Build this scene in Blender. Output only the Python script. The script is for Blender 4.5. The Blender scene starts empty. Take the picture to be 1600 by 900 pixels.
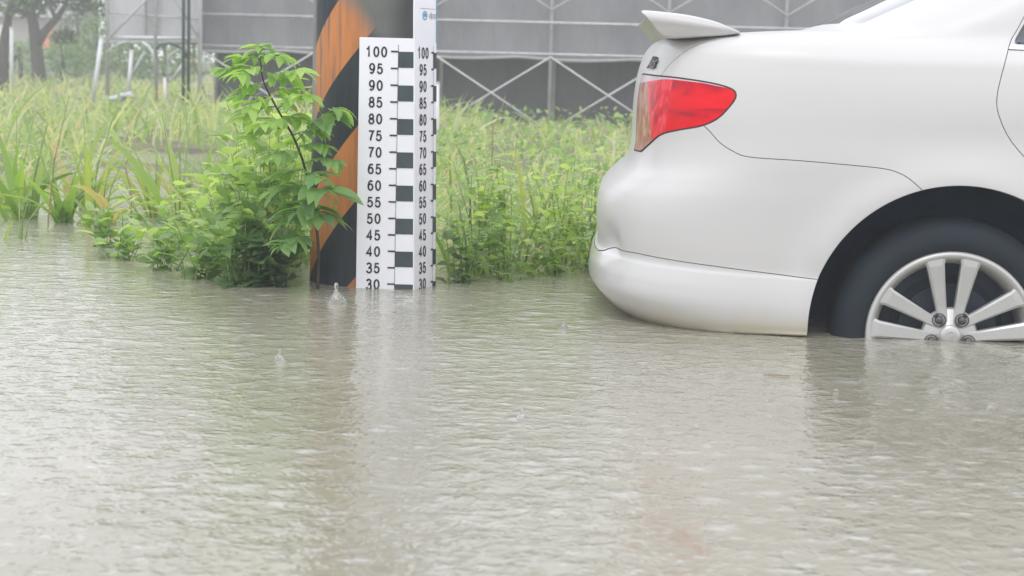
import bpy, math, random
import numpy as np
from mathutils import Vector

PI = math.pi
rng = np.random.default_rng(7)
random.seed(7)
SC = bpy.context.scene
COL = SC.collection

# ------------------------------------------------------------------ camera
FPX = 2800.0; EYE = .67
PITCH = math.atan(341/2800.0); ROLL = math.radians(1.45)
cam_d = bpy.data.cameras.new('camera'); cam = bpy.data.objects.new('camera', cam_d); COL.objects.link(cam)
SC.camera = cam
cam_d.sensor_width = 36; cam_d.lens = 36*FPX/1600
cam_d.clip_start = .05; cam_d.clip_end = 600
cam.location = (0, 0, EYE)
from mathutils import Matrix
cam.matrix_world = Matrix.Translation((0, 0, EYE)) @ Matrix.Rotation(PI/2-PITCH, 4, 'X') @ Matrix.Rotation(ROLL, 4, 'Z')
cam_d.dof.use_dof = True; cam_d.dof.focus_distance = 5.0; cam_d.dof.aperture_fstop = 7.0

# ------------------------------------------------------------------ world
W = bpy.data.worlds.new("World"); SC.world = W; W.use_nodes = True
nt = W.node_tree; nt.nodes.clear()
SUN_EL = math.radians(62); SUN_AZ = math.radians(200)
sky = nt.nodes.new('ShaderNodeTexSky'); sky.sky_type = 'NISHITA'; sky.sun_disc = False
sky.sun_elevation = SUN_EL; sky.sun_rotation = SUN_AZ
sky.air_density = 1.0; sky.dust_density = 6.0; sky.ozone_density = 1.0
hs = nt.nodes.new('ShaderNodeHueSaturation'); hs.inputs['Saturation'].default_value = .12
mx = nt.nodes.new('ShaderNodeMix'); mx.data_type = 'RGBA'; mx.inputs[0].default_value = .78
mx.inputs[7].default_value = (11.2, 11.4, 12.1, 1)            # even rain-cloud cover
bg = nt.nodes.new('ShaderNodeBackground'); bg.inputs[1].default_value = .15
wo = nt.nodes.new('ShaderNodeOutputWorld')
nt.links.new(sky.outputs[0], hs.inputs['Color']); nt.links.new(hs.outputs[0], mx.inputs[6])
nt.links.new(mx.outputs[2], bg.inputs[0]); nt.links.new(bg.outputs[0], wo.inputs[0])
sd = bpy.data.lights.new('sun', 'SUN'); sd.energy = .5; sd.angle = math.radians(25); sd.color = (1, .97, .93)
sun = bpy.data.objects.new('sun', sd); COL.objects.link(sun)
dirv = Vector((math.sin(SUN_AZ)*math.cos(SUN_EL), math.cos(SUN_AZ)*math.cos(SUN_EL), math.sin(SUN_EL)))
sun.rotation_euler = dirv.to_track_quat('Z', 'Y').to_euler(); sun.location = dirv*50
vs = SC.view_settings; vs.view_transform = 'Standard'; vs.look = 'None'; vs.gamma = 1; vs.use_curve_mapping = False
vs.exposure = 0.06
SC.cycles.volume_bounces = 2

# ------------------------------------------------------------------ helpers
def ray(px, py):
    dx = px-800; dy = py-450
    u = dx*math.cos(ROLL)+dy*math.sin(ROLL); v = -dx*math.sin(ROLL)+dy*math.cos(ROLL)
    return (u, FPX*math.cos(PITCH)-v*math.sin(PITCH), -(v*math.cos(PITCH)+FPX*math.sin(PITCH)))
def P(px, py, Y):
    r = ray(px, py); k = Y/r[1]; return (r[0]*k, Y, EYE+r[2]*k)

def tag(o, label=None, cat=None, group=None, kind=None):
    if label: o['label'] = label
    if cat: o['category'] = cat
    if group: o['group'] = group
    if kind: o['kind'] = kind
    return o
def link(name, me, mat=None, parent=None, smooth=True):
    o = bpy.data.objects.new(name, me); COL.objects.link(o)
    if mat is not None:
        for m in (mat if isinstance(mat, (list, tuple)) else [mat]): me.materials.append(m)
    if parent: o.parent = parent
    if smooth: me.polygons.foreach_set('use_smooth', [True]*len(me.polygons))
    return o
def mesh(name, V, F, mat=None, parent=None, smooth=True, normals=None, tint=None):
    me = bpy.data.meshes.new(name)
    V = np.asarray(V, dtype=float)
    me.from_pydata(V.tolist(), [], F.tolist() if isinstance(F, np.ndarray) else F)
    if tint is not None:
        a = me.attributes.new('tint', 'FLOAT', 'POINT'); a.data.foreach_set('value', np.asarray(tint, dtype=np.float32))
    me.update()
    o = link(name, me, mat, parent, smooth)
    if normals is not None: me.normals_split_custom_set_from_vertices(np.asarray(normals).tolist())
    return o
def empty(name, loc=(0, 0, 0)):
    o = bpy.data.objects.new(name, None); o.location = loc; o.empty_display_size = .1; COL.objects.link(o); return o

class MB:
    def __init__(s): s.V = []; s.F = []
    def add(s, V, F):
        n = len(s.V); s.V += [tuple(v) for v in V]; s.F += [tuple(i+n for i in f) for f in F]
    def box(s, c, d, rot=None):
        x, y, z = d[0]/2, d[1]/2, d[2]/2
        V = [Vector((a, b, e)) for e in (-z, z) for a, b in ((-x, -y), (x, -y), (x, y), (-x, y))]
        if rot is not None: V = [rot @ v for v in V]
        V = [v+Vector(c) for v in V]
        s.add(V, [(0, 3, 2, 1), (4, 5, 6, 7), (0, 1, 5, 4), (1, 2, 6, 5), (2, 3, 7, 6), (3, 0, 4, 7)])
    def tube(s, pts, r, n=8, cap=True):
        pts = [Vector(p) for p in pts]; rs = r if isinstance(r, (list, tuple)) else [r]*len(pts)
        V = []; F = []; up = None
        for i, p in enumerate(pts):
            t = (pts[min(i+1, len(pts)-1)]-pts[max(i-1, 0)]).normalized()
            if up is None: up = Vector((0, 0, 1)) if abs(t.z) < .9 else Vector((1, 0, 0))
            a = t.cross(up).normalized(); b = a.cross(t).normalized(); up = b
            for k in range(n):
                q = 2*PI*k/n; V.append(p+(a*math.cos(q)+b*math.sin(q))*rs[i])
        for i in range(len(pts)-1):
            for k in range(n):
                k2 = (k+1) % n; F.append((i*n+k, i*n+k2, (i+1)*n+k2, (i+1)*n+k))
        if cap: F.append(tuple(range(n))[::-1]); F.append(tuple(range((len(pts)-1)*n, len(pts)*n)))
        s.add(V, F)
    def lathe(s, prof, c, axis='Y', n=64, close=False):
        """prof: list of (radius, offset along axis)"""
        V = []; F = []
        for r, h in prof:
            for k in range(n):
                q = 2*PI*k/n
                if axis == 'Y': V.append((c[0]+r*math.cos(q), c[1]+h, c[2]+r*math.sin(q)))
                else: V.append((c[0]+r*math.cos(q), c[1]+r*math.sin(q), c[2]+h))
        for i in range(len(prof)-1):
            for k in range(n):
                k2 = (k+1) % n; F.append((i*n+k, i*n+k2, (i+1)*n+k2, (i+1)*n+k))
        s.add(V, F)
    def prism(s, poly, y0, y1):
        n = len(poly); V = [(x, y0, z) for x, z in poly]+[(x, y1, z) for x, z in poly]
        F = [tuple(range(n)), tuple(range(n, 2*n))[::-1]]+[(i, (i+n), ((i+1) % n)+n, (i+1) % n) for i in range(n)]
        s.add(V, F)
    def build(s, name, mat, parent=None, smooth=False, bevel=0):
        me = bpy.data.meshes.new(name); me.from_pydata(s.V, [], s.F); me.update()
        import bmesh
        bm = bmesh.new(); bm.from_mesh(me); bmesh.ops.recalc_face_normals(bm, faces=bm.faces); bm.to_mesh(me); bm.free()
        o = link(name, me, mat, parent, smooth)
        if bevel:
            b = o.modifiers.new('bevel', 'BEVEL'); b.width = bevel; b.segments = 3; b.limit_method = 'ANGLE'; b.angle_limit = math.radians(35)
        return o

# ------------------------------------------------------------------ materials
def nodes(name):
    m = bpy.data.materials.new(name); m.use_nodes = True; t = m.node_tree
    return m, t, t.nodes['Principled BSDF'], t.nodes['Material Output']
def N(t, typ, **kw):
    n = t.nodes.new(typ)
    for k, v in kw.items():
        if isinstance(v, (int, float, tuple)) and k in n.inputs: n.inputs[k].default_value = v
        else: setattr(n, k, v)
    return n
def coords(t, scale=(1, 1, 1)):
    tc = N(t, 'ShaderNodeTexCoord'); mp = N(t, 'ShaderNodeMapping'); mp.inputs['Scale'].default_value = scale
    t.links.new(tc.outputs['Object'], mp.inputs[0]); return mp.outputs[0]
def ramp(t, fac, stops):
    r = N(t, 'ShaderNodeValToRGB'); e = r.color_ramp.elements
    e[0].position, e[0].color = stops[0][0], (*stops[0][1], 1); e[1].position, e[1].color = stops[-1][0], (*stops[-1][1], 1)
    for p, c in stops[1:-1]:
        q = e.new(p); q.color = (*c, 1)
    t.links.new(fac, r.inputs[0]); return r.outputs[0]
def simple(name, col, rough=.5, var=.15, scale=8, metal=0, bump=0, bscale=60, stretch=(1, 1, 1), coat=0, spec=.5):
    m, t, b, o = nodes(name); v = coords(t, stretch)
    n = N(t, 'ShaderNodeTexNoise'); n.inputs['Scale'].default_value = scale; n.inputs['Detail'].default_value = 5
    t.links.new(v, n.inputs[0])
    lo = tuple(c*(1-var) for c in col); hi = tuple(min(1, c*(1+var)) for c in col)
    t.links.new(ramp(t, n.outputs[0], [(.3, lo), (.7, hi)]), b.inputs['Base Color'])
    b.inputs['Roughness'].default_value = rough; b.inputs['Metallic'].default_value = metal
    b.inputs['Coat Weight'].default_value = coat; b.inputs['Specular IOR Level'].default_value = spec
    if bump:
        n2 = N(t, 'ShaderNodeTexNoise'); n2.inputs['Scale'].default_value = bscale; n2.inputs['Detail'].default_value = 4
        t.links.new(v, n2.inputs[0]); bp = N(t, 'ShaderNodeBump'); bp.inputs['Strength'].default_value = bump; bp.inputs['Distance'].default_value = .01
        t.links.new(n2.outputs[0], bp.inputs['Height']); t.links.new(bp.outputs[0], b.inputs['Normal'])
    return m
def leafmat(name, stops, trans=.5, rough=.45):
    m, t, b, o = nodes(name)
    a = N(t, 'ShaderNodeAttribute', attribute_name='tint')
    c = ramp(t, a.outputs['Fac'], stops)
    t.links.new(c, b.inputs['Base Color']); b.inputs['Roughness'].default_value = rough; b.inputs['Specular IOR Level'].default_value = .5
    tr = N(t, 'ShaderNodeBsdfTranslucent')
    g = N(t, 'ShaderNodeMix', data_type='RGBA', blend_type='MULTIPLY'); g.inputs[0].default_value = 1
    t.links.new(c, g.inputs[6]); g.inputs[7].default_value = (1.5, 1.6, .75, 1)
    t.links.new(g.outputs[2], tr.inputs[0])
    mixs = N(t, 'ShaderNodeMixShader'); mixs.inputs[0].default_value = trans
    t.links.new(b.outputs[0], mixs.inputs[1]); t.links.new(tr.outputs[0], mixs.inputs[2]); t.links.new(mixs.outputs[0], o.inputs[0])
    return m

M = {}
M['paint'] = simple('white_car_paint', (.565, .557, .55), .40, .012, 2, coat=.18)
M['paint_low'] = simple('white_car_paint_dirt', (.74, .735, .72), .28, .01, 2, coat=.6)
M['gap'] = simple('panel_gap_black', (.09, .09, .095), .7)
M['black_plastic'] = simple('black_plastic', (.018, .026, .036), .6, .2)
M['tyre'] = simple('tyre_rubber', (.013, .020, .029), .75, .15, 6, spec=.3)
M['well'] = simple('wheel_well_liner', (.03, .07, .125), .9, .2, spec=.1)
M['alloy'] = simple('silver_alloy', (.50, .50, .485), .35, .03, 3, metal=.4)
M['alloy_dark'] = simple('brake_dark', (.02, .035, .055), .6, .3)
M['nut'] = simple('lug_nut_steel', (.10, .10, .105), .35, .1, metal=.6)
M['chrome'] = simple('chrome', (.6, .6, .62), .15, .02, metal=1)
M['glass'] = simple('dark_car_glass', (.03, .045, .06), .05, .1, coat=1)
M['steel'] = simple('galvanised_steel', (.52, .53, .55), .5, .15, 12, metal=.15)
M['steel_white'] = simple('pale_painted_steel', (.66, .67, .68), .5, .08)
M['steel_dark'] = simple('dark_green_steel', (.06, .09, .085), .55, .2)
M['gauge_white'] = simple('gauge_white_sheet', (.82, .82, .87), .4, .02, 3, coat=.2)
M['ink'] = simple('gauge_black_print', (.018, .022, .03), .5, .1)
M['ink_square'] = simple('gauge_black_square', (.035, .055, .06), .35, .2, 14)
M['ink_grey'] = simple('gauge_grey_print', (.35, .36, .42), .5, .1)
M['ink_blue'] = simple('gauge_blue_print', (.09, .36, .55), .5, .1)
M['bark'] = simple('bark', (.07, .065, .055), .9, .35, 10, bump=.6, bscale=14, stretch=(3, 3, 1))
M['stem'] = simple('dark_stem', (.05, .045, .03), .8, .3, 20)
M['stem_green'] = simple('green_stem', (.20, .30, .09), .7, .3, 20)
M['stem_dry'] = simple('dry_stem', (.30, .22, .12), .8, .3, 20)
M['wall_white'] = simple('white_render', (.85, .84, .78), .8, .05)
M['sack'] = simple('grey_plastic_sack', (.45, .46, .5), .35, .3, 14, bump=.6)
M['wall_tile'] = simple('beige_render', (.36, .34, .31), .8, .1)
M['wall_orange'] = simple('orange_panel', (.72, .28, .14), .8, .1)
M['window_dark'] = simple('window_pane', (.08, .09, .1), .2, .1)
M['leaf_grass'] = leafmat('grass_blades', [(0, (.12, .21, .05)), (.35, (.24, .38, .09)), (.7, (.32, .40, .11)), (.88, (.45, .42, .19)), (1, (.50, .38, .24))])
M['leaf_field'] = leafmat('field_grass', [(0, (.16, .25, .10)), (.35, (.29, .39, .17)), (.65, (.43, .49, .27)), (.85, (.58, .57, .42)), (1, (.52, .42, .32))])
M['leaf_weed'] = leafmat('weed_leaves', [(0, (.08, .15, .08)), (.3, (.18, .30, .12)), (.65, (.33, .46, .19)), (1, (.50, .60, .27))])
M['leaf_sapling'] = leafmat('sapling_leaves', [(0, (.11, .22, .13)), (.4, (.22, .37, .14)), (.8, (.36, .53, .16)), (1, (.47, .62, .22))])
M['leaf_tree'] = leafmat('tree_leaves', [(0, (.05, .09, .04)), (.5, (.09, .16, .06)), (1, (.16, .25, .09))], .3)
M['leaf_hedge'] = leafmat('shrub_leaves', [(0, (.08, .16, .06)), (.5, (.16, .28, .09)), (1, (.28, .42, .14))], .35)

def netmat(name, lo, hi, stripe=0):
    m, t, b, o = nodes(name); v = coords(t, (1, 1, .35))
    n = N(t, 'ShaderNodeTexNoise'); n.inputs['Scale'].default_value = 2.2; n.inputs['Detail'].default_value = 6; n.inputs['Roughness'].default_value = .65
    t.links.new(v, n.inputs[0]); t.links.new(ramp(t, n.outputs[0], [(.3, lo), (.72, hi)]), b.inputs['Base Color'])
    b.inputs['Roughness'].default_value = .8
    w = N(t, 'ShaderNodeTexNoise'); w.inputs['Scale'].default_value = 9
    v2 = coords(t, (1, 1, .12)); t.links.new(v2, w.inputs[0])
    bp = N(t, 'ShaderNodeBump'); bp.inputs['Strength'].default_value = .5; bp.inputs['Distance'].default_value = .05
    t.links.new(w.outputs[0], bp.inputs['Height']); t.links.new(bp.outputs[0], b.inputs['Normal'])
    return m
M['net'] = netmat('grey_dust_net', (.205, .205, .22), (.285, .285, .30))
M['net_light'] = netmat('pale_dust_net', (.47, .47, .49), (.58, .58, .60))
M['net_shaded'] = netmat('shaded_dust_net', (.085, .09, .10), (.14, .145, .15))  # shade inside the scaffold put into a darker net colour

# ------------------------------------------------------------------ ground + water
def terrain(x, y):
    """height of the field above the flood (z = 0)"""
    base = np.interp(y, [-10, 5.0, 5.9, 7.2, 11, 17, 24, 40, 80, 140], [-.29, -.29, -.16, -.03, .0, .0, -.12, .02, .1, .3])
    n = .035*np.sin(x*1.7+y*.9+.5)*np.sin(y*1.3-x*.6)+.025*np.sin(x*3.9+1.3)*np.sin(y*3.1+.4)+.012*np.sin(x*9+y*7)
    side = np.where((x < -1.25) & (y < 8.5), -.08*np.clip((-1.25-x)/.8, 0, 1), 0)
    return base+n*np.clip((y-5.2)/1.5, 0, 1)+side
xs = np.concatenate([np.linspace(-260, -16, 14), np.linspace(-15, 15, 180), np.linspace(16, 260, 14)])
ys = np.concatenate([np.linspace(-120, -2, 8), np.linspace(-1, 26, 200), np.linspace(27, 420, 40)])
X, Y = np.meshgrid(xs, ys); Z = terrain(X, Y)
V = np.stack([X, Y, Z], -1).reshape(-1, 3); nx = len(xs); ny = len(ys)
I = np.arange(nx*ny).reshape(ny, nx); F = np.stack([I[:-1, :-1], I[:-1, 1:], I[1:, 1:], I[1:, :-1]], -1).reshape(-1, 4)
m, t, b, o = nodes('muddy_field'); v = coords(t)
n1 = N(t, 'ShaderNodeTexNoise'); n1.inputs['Scale'].default_value = 1.1; n1.inputs['Detail'].default_value = 8; t.links.new(v, n1.inputs[0])
t.links.new(ramp(t, n1.outputs[0], [(.35, (.10, .085, .055)), (.5, (.16, .15, .08)), (.65, (.16, .20, .07))]), b.inputs['Base Color']); b.inputs['Roughness'].default_value = .6
n2 = N(t, 'ShaderNodeTexNoise'); n2.inputs['Scale'].default_value = 18; n2.inputs['Detail'].default_value = 6; t.links.new(v, n2.inputs[0])
bp = N(t, 'ShaderNodeBump'); bp.inputs['Distance'].default_value = .03; t.links.new(n2.outputs[0], bp.inputs['Height']); t.links.new(bp.outputs[0], b.inputs['Normal'])
tag(mesh('ground', V, F, m), kind='structure')

# flood water: muddy, mirror-like, pocked by rain rings
m, t, b, o = nodes('flood_water')
tc = N(t, 'ShaderNodeTexCoord').outputs['Object']
def mth(op, a, b_=None, c=None):
    n = N(t, 'ShaderNodeMath', operation=op)
    for i, q in enumerate((a, b_, c)):
        if q is None: continue
        if isinstance(q, (int, float)): n.inputs[i].default_value = q
        else: t.links.new(q, n.inputs[i])
    return n.outputs[0]
def rings(scale, freq, reach, off, amp):
    mp = N(t, 'ShaderNodeMapping'); mp.inputs['Location'].default_value = off; t.links.new(tc, mp.inputs[0])
    vo = N(t, 'ShaderNodeTexVoronoi', voronoi_dimensions='2D'); vo.inputs['Scale'].default_value = scale; vo.inputs['Randomness'].default_value = 1
    t.links.new(mp.outputs[0], vo.inputs['Vector'])
    d = mth('DIVIDE', vo.outputs['Distance'], scale)                     # metres to the drop
    sep = N(t, 'ShaderNodeSeparateColor'); t.links.new(vo.outputs['Color'], sep.inputs[0])
    age = mth('MULTIPLY_ADD', sep.outputs[0], reach, .006)                # ring radius of this drop
    k = mth('SUBTRACT', d, age)
    env = mth('EXPONENT', mth('MULTIPLY', mth('MULTIPLY', k, k), -1/(.011**2)))
    fade = mth('MULTIPLY_ADD', sep.outputs[0], -.7, 1)
    return mth('MULTIPLY', mth('MULTIPLY', mth('MULTIPLY', mth('COSINE', mth('MULTIPLY', k, freq)), env), fade), amp)
h = rings(8, 330, .035, (0, 0, 0), .0004)
for a in ((11, 330, .025, (3.1, 1.7, 0), .0004), (6, 300, .05, (7.7, 5.3, 0), .00035), (11, 500, .03, (1.9, 9.1, 0), .0003), (14, 560, .02, (4.4, 2.1, 0), .00025)):
    h = mth('ADD', h, rings(*a))
def nz(scale, det, amp, st=(1, 1, 1)):
    mp = N(t, 'ShaderNodeMapping'); mp.inputs['Scale'].default_value = st; t.links.new(tc, mp.inputs[0])
    n = N(t, 'ShaderNodeTexNoise'); n.inputs['Scale'].default_value = scale; n.inputs['Detail'].default_value = det
    t.links.new(mp.outputs[0], n.inputs[0]); return mth('MULTIPLY', n.outputs[0], amp)
def patch(sc_, lo, hi_, off):
    mp = N(t, 'ShaderNodeMapping'); mp.inputs['Location'].default_value = off; t.links.new(tc, mp.inputs[0])
    n = N(t, 'ShaderNodeTexNoise'); n.inputs['Scale'].default_value = sc_; n.inputs['Detail'].default_value = 3; t.links.new(mp.outputs[0], n.inputs[0])
    q = N(t, 'ShaderNodeMapRange', interpolation_type='SMOOTHSTEP'); q.inputs[1].default_value = lo; q.inputs[2].default_value = hi_; t.links.new(n.outputs[0], q.inputs[0]); return q.outputs[0]
h = mth('ADD', h, mth('MULTIPLY', nz(34, 2, .0012, (1, 1.2, 1)), patch(9, .50, .66, (0, 0, 0))))
h = mth('ADD', h, mth('MULTIPLY', nz(60, 1, .0013, (1, 1.2, 1)), patch(13, .48, .62, (5, 3, 0))))
foam_glint = None  # pale fleck mask: painted sky glints plus slightly aerated water
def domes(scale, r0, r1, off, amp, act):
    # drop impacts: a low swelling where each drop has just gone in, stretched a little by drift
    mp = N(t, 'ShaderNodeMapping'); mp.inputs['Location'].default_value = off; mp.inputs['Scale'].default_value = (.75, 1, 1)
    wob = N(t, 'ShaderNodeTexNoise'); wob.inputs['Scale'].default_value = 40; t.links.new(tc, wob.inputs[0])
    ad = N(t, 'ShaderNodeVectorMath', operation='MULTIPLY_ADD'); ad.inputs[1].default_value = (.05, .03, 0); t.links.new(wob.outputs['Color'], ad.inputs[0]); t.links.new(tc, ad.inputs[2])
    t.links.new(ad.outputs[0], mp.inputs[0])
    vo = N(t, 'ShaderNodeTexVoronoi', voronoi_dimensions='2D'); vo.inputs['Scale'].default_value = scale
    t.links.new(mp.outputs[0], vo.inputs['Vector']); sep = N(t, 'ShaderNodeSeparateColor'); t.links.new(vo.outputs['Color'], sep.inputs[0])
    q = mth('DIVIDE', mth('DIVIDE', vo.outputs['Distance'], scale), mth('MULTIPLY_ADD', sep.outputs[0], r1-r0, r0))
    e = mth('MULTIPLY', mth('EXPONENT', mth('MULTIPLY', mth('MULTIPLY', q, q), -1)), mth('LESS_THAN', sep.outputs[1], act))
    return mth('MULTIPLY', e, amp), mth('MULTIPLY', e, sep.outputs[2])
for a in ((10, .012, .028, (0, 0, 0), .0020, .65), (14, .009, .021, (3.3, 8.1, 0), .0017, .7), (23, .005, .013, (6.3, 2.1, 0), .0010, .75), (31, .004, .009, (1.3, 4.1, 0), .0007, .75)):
    hh_, ff_ = domes(*a); calm = mth('MULTIPLY_ADD', patch(1.7, .38, .62, (a[0], 2, 0)), .75, .3); h = mth('ADD', h, mth('MULTIPLY', mth('MULTIPLY', hh_, calm), .85)); ff_ = mth('MULTIPLY', ff_, calm); foam_glint = ff_ if foam_glint is None else mth('MAXIMUM', foam_glint, ff_)
h = mth('ADD', h, nz(8, 2, .0007, (1, 1.6, 1))); h = mth('ADD', h, nz(28, 2, .00045, (1, 1.5, 1))); h = mth('ADD', h, nz(2.2, 1, .0015))
bp = N(t, 'ShaderNodeBump'); bp.inputs['Strength'].default_value = 1; bp.inputs['Distance'].default_value = 1
t.links.new(h, bp.inputs['Height']); t.links.new(bp.outputs[0], b.inputs['Normal'])
mud = N(t, 'ShaderNodeTexNoise'); mud.inputs['Scale'].default_value = .9; mud.inputs['Detail'].default_value = 4; t.links.new(tc, mud.inputs[0])
mc_ = ramp(t, mud.outputs[0], [(.3, (.255, .243, .178)), (.7, (.335, .320, .262))])
fm_ = N(t, 'ShaderNodeMix', data_type='RGBA'); fm_.inputs[7].default_value = (.62, .62, .64, 1); t.links.new(mth('MULTIPLY', mth('POWER', foam_glint, 1.4), .50), fm_.inputs[0])  # sky glints and aeration blended into the base colour as paler flecks
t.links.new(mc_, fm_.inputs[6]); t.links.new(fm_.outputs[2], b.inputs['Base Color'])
b.inputs['Roughness'].default_value = .10; b.inputs['IOR'].default_value = 1.45
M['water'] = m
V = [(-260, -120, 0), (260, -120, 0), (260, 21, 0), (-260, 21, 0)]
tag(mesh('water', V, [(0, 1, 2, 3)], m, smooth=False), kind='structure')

# ------------------------------------------------------------------ utility pole with warning bands
PC = (-.461, 5.605); PR = .172
g = MB(); g.lathe([(PR+.006, -.32), (PR+.002, .6), (PR-.002, 2.4), (PR-.015, 5.3), (0, 5.3)], (0, 0, 0), 'Z', 96)
pole = empty('utility_pole', (PC[0], PC[1], 0))
tag(pole, 'round concrete utility pole wrapped in worn black and orange slanting bands', 'utility pole')
m, t, b, o = nodes('banded_concrete')
tco = N(t, 'ShaderNodeTexCoord').outputs['Object']
sp = N(t, 'ShaderNodeSeparateXYZ'); t.links.new(tco, sp.inputs[0])
th = mth('ARCTAN2', sp.outputs[0], mth('MULTIPLY', sp.outputs[1], -1))        # 0 towards the road
nzw = N(t, 'ShaderNodeTexNoise'); nzw.inputs['Scale'].default_value = 5; t.links.new(tco, nzw.inputs[0])
ph = mth('SUBTRACT', sp.outputs[2], mth('MULTIPLY', th, .46*3/(2*PI)))
ph = mth('ADD', ph, mth('MULTIPLY', mth('SUBTRACT', nzw.outputs[0], .5), .012))
fr = mth('FRACT', mth('DIVIDE', mth('SUBTRACT', ph, .052-.46*0+.0), .46))        # 0..: black above boundary
band = mth('GREATER_THAN', fr, .51)                                            # 1 = orange
# scratches on the orange
mp = N(t, 'ShaderNodeMapping'); mp.inputs['Scale'].default_value = (70, 70, 6); t.links.new(tco, mp.inputs[0])
sc = N(t, 'ShaderNodeTexNoise'); sc.inputs['Scale'].default_value = 1; sc.inputs['Detail'].default_value = 5; t.links.new(mp.outputs[0], sc.inputs[0])
orange = ramp(t, sc.outputs[0], [(.36, (.24, .14, .10)), (.50, (.50, .19, .06)), (.7, (.60, .22, .055))])
or2 = ramp(t, sc.outputs[0], [(.25, (.42, .165, .06)), (.7, (.60, .215, .055))])
hi = N(t, 'ShaderNodeMix', data_type='RGBA'); t.links.new(mth('MULTIPLY', mth('GREATER_THAN', mth('ADD', sp.outputs[2], mth('MULTIPLY', nzw.outputs[0], .1)), .55), mth('LESS_THAN', sp.outputs[0], -.07)), hi.inputs[0])
t.links.new(or2, hi.inputs[6]); t.links.new(orange, hi.inputs[7])
black = ramp(t, sc.outputs[0], [(.3, (.010, .017, .024)), (.7, (.020, .030, .040))])
bm_ = N(t, 'ShaderNodeMix', data_type='RGBA'); t.links.new(band, bm_.inputs[0]); t.links.new(black, bm_.inputs[6]); t.links.new(hi.outputs[2], bm_.inputs[7])
conc = ramp(t, nzw.outputs[0], [(.35, (.11, .12, .11)), (.65, (.19, .195, .18))])
# paint ends in a worn edge near the top and on the flank
lim = mth('ADD', sp.outputs[2], mth('MULTIPLY', sp.outputs[0], 1.35)); lim = mth('ADD', lim, mth('MULTIPLY', nzw.outputs[0], .16))
mr = N(t, 'ShaderNodeMapRange', interpolation_type='SMOOTHSTEP'); mr.inputs[1].default_value = .80; mr.inputs[2].default_value = .93; t.links.new(lim, mr.inputs[0])
fl = N(t, 'ShaderNodeMapRange', interpolation_type='SMOOTHSTEP'); fl.inputs[1].default_value = -.151; fl.inputs[2].default_value = -.162; t.links.new(sp.outputs[0], fl.inputs[0])
flz = N(t, 'ShaderNodeMapRange'); flz.inputs[1].default_value = .42; flz.inputs[2].default_value = .5; t.links.new(sp.outputs[2], flz.inputs[0])
worn = mth('MAXIMUM', mr.outputs[0], mth('MULTIPLY', fl.outputs[0], flz.outputs[0]))
fin = N(t, 'ShaderNodeMix', data_type='RGBA'); t.links.new(worn, fin.inputs[0]); t.links.new(bm_.outputs[2], fin.inputs[6]); t.links.new(conc, fin.inputs[7])
t.links.new(fin.outputs[2], b.inputs['Base Color']); b.inputs['Roughness'].default_value = .5
bp = N(t, 'ShaderNodeBump'); bp.inputs['Strength'].default_value = .4; bp.inputs['Distance'].default_value = .004; t.links.new(sc.outputs[0], bp.inputs['Height']); t.links.new(bp.outputs[0], b.inputs['Normal'])
g.build('pole_shaft', m, pole, smooth=True)
g = MB()
for q in range(12):
    a = q*PI/6; g.tube([(math.cos(a)*.19, math.sin(a)*.19, 4.9), (math.cos(a+PI/6)*.19, math.sin(a+PI/6)*.19, 4.9)], .014, 6)
g.build('steel_band', M['steel'], pole)

# ------------------------------------------------------------------ flood gauge boards
def arc(cx, cy, rx, ry, a0, a1, n=14):
    return [(cx+rx*math.cos(math.radians(a0+(a1-a0)*i/n)), cy+ry*math.sin(math.radians(a0+(a1-a0)*i/n))) for i in range(n+1)]
DIG = {'0': [arc(.5, .5, .36, .44, 0, 360, 24)],
       '1': [[(.22, .72), (.42, .80), (.56, .97), (.56, .02)]],
       '3': [arc(.47, .72, .33, .24, 160, -80, 12)+arc(.48, .28, .38, .26, 80, -165, 14)],
       '4': [[(.66, .02), (.66, .95), (.10, .30), (.92, .30)]],
       '5': [[(.82, .93), (.28, .93), (.18, .50)]+arc(.48, .33, .37, .29, 130, -165, 16)],
       '6': [arc(.52, .34, .35, .29, 0, 360, 20), [(.82, .84), (.68, .93), (.5, .94), (.3, .82), (.18, .56), (.17, .34)]],
       '7': [[(.12, .93), (.86, .93), (.62, .62), (.46, .30), (.40, .02)]],
       '8': [arc(.5, .72, .29, .225, 0, 360, 18), arc(.5, .28, .36, .245, 0, 360, 18)],
       '9': [arc(.48, .66, .35, .29, 0, 360, 20), [(.18, .16), (.32, .07), (.5, .06), (.70, .18), (.82, .44), (.83, .66)]]}
def ribbon(poly, w):
    """flat stroke of width w through 2-D points -> verts, quads"""
    p = np.array(poly); cl = np.allclose(p[0], p[-1]); V = []; F = []
    for i in range(len(p)):
        if cl: a = p[i-1] if i > 0 else p[-2]; c = p[i+1] if i < len(p)-1 else p[1]
        else: a = p[max(i-1, 0)]; c = p[min(i+1, len(p)-1)]
        d1 = p[i]-a; d2 = c-p[i]
        d1 = d1/np.linalg.norm(d1) if np.linalg.norm(d1) > 1e-9 else d2/np.linalg.norm(d2)
        d2 = d2/np.linalg.norm(d2) if np.linalg.norm(d2) > 1e-9 else d1
        d = d1+d2; d /= np.linalg.norm(d); n = np.array((-d[1], d[0])); k = min(1/max(.45, float(np.dot(d, d1))), 2.2)
        V += [p[i]+n*w/2*k, p[i]-n*w/2*k]
    for i in range(len(p)-1): F.append((2*i, 2*i+1, 2*i+3, 2*i+2))
    return V, F
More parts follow.
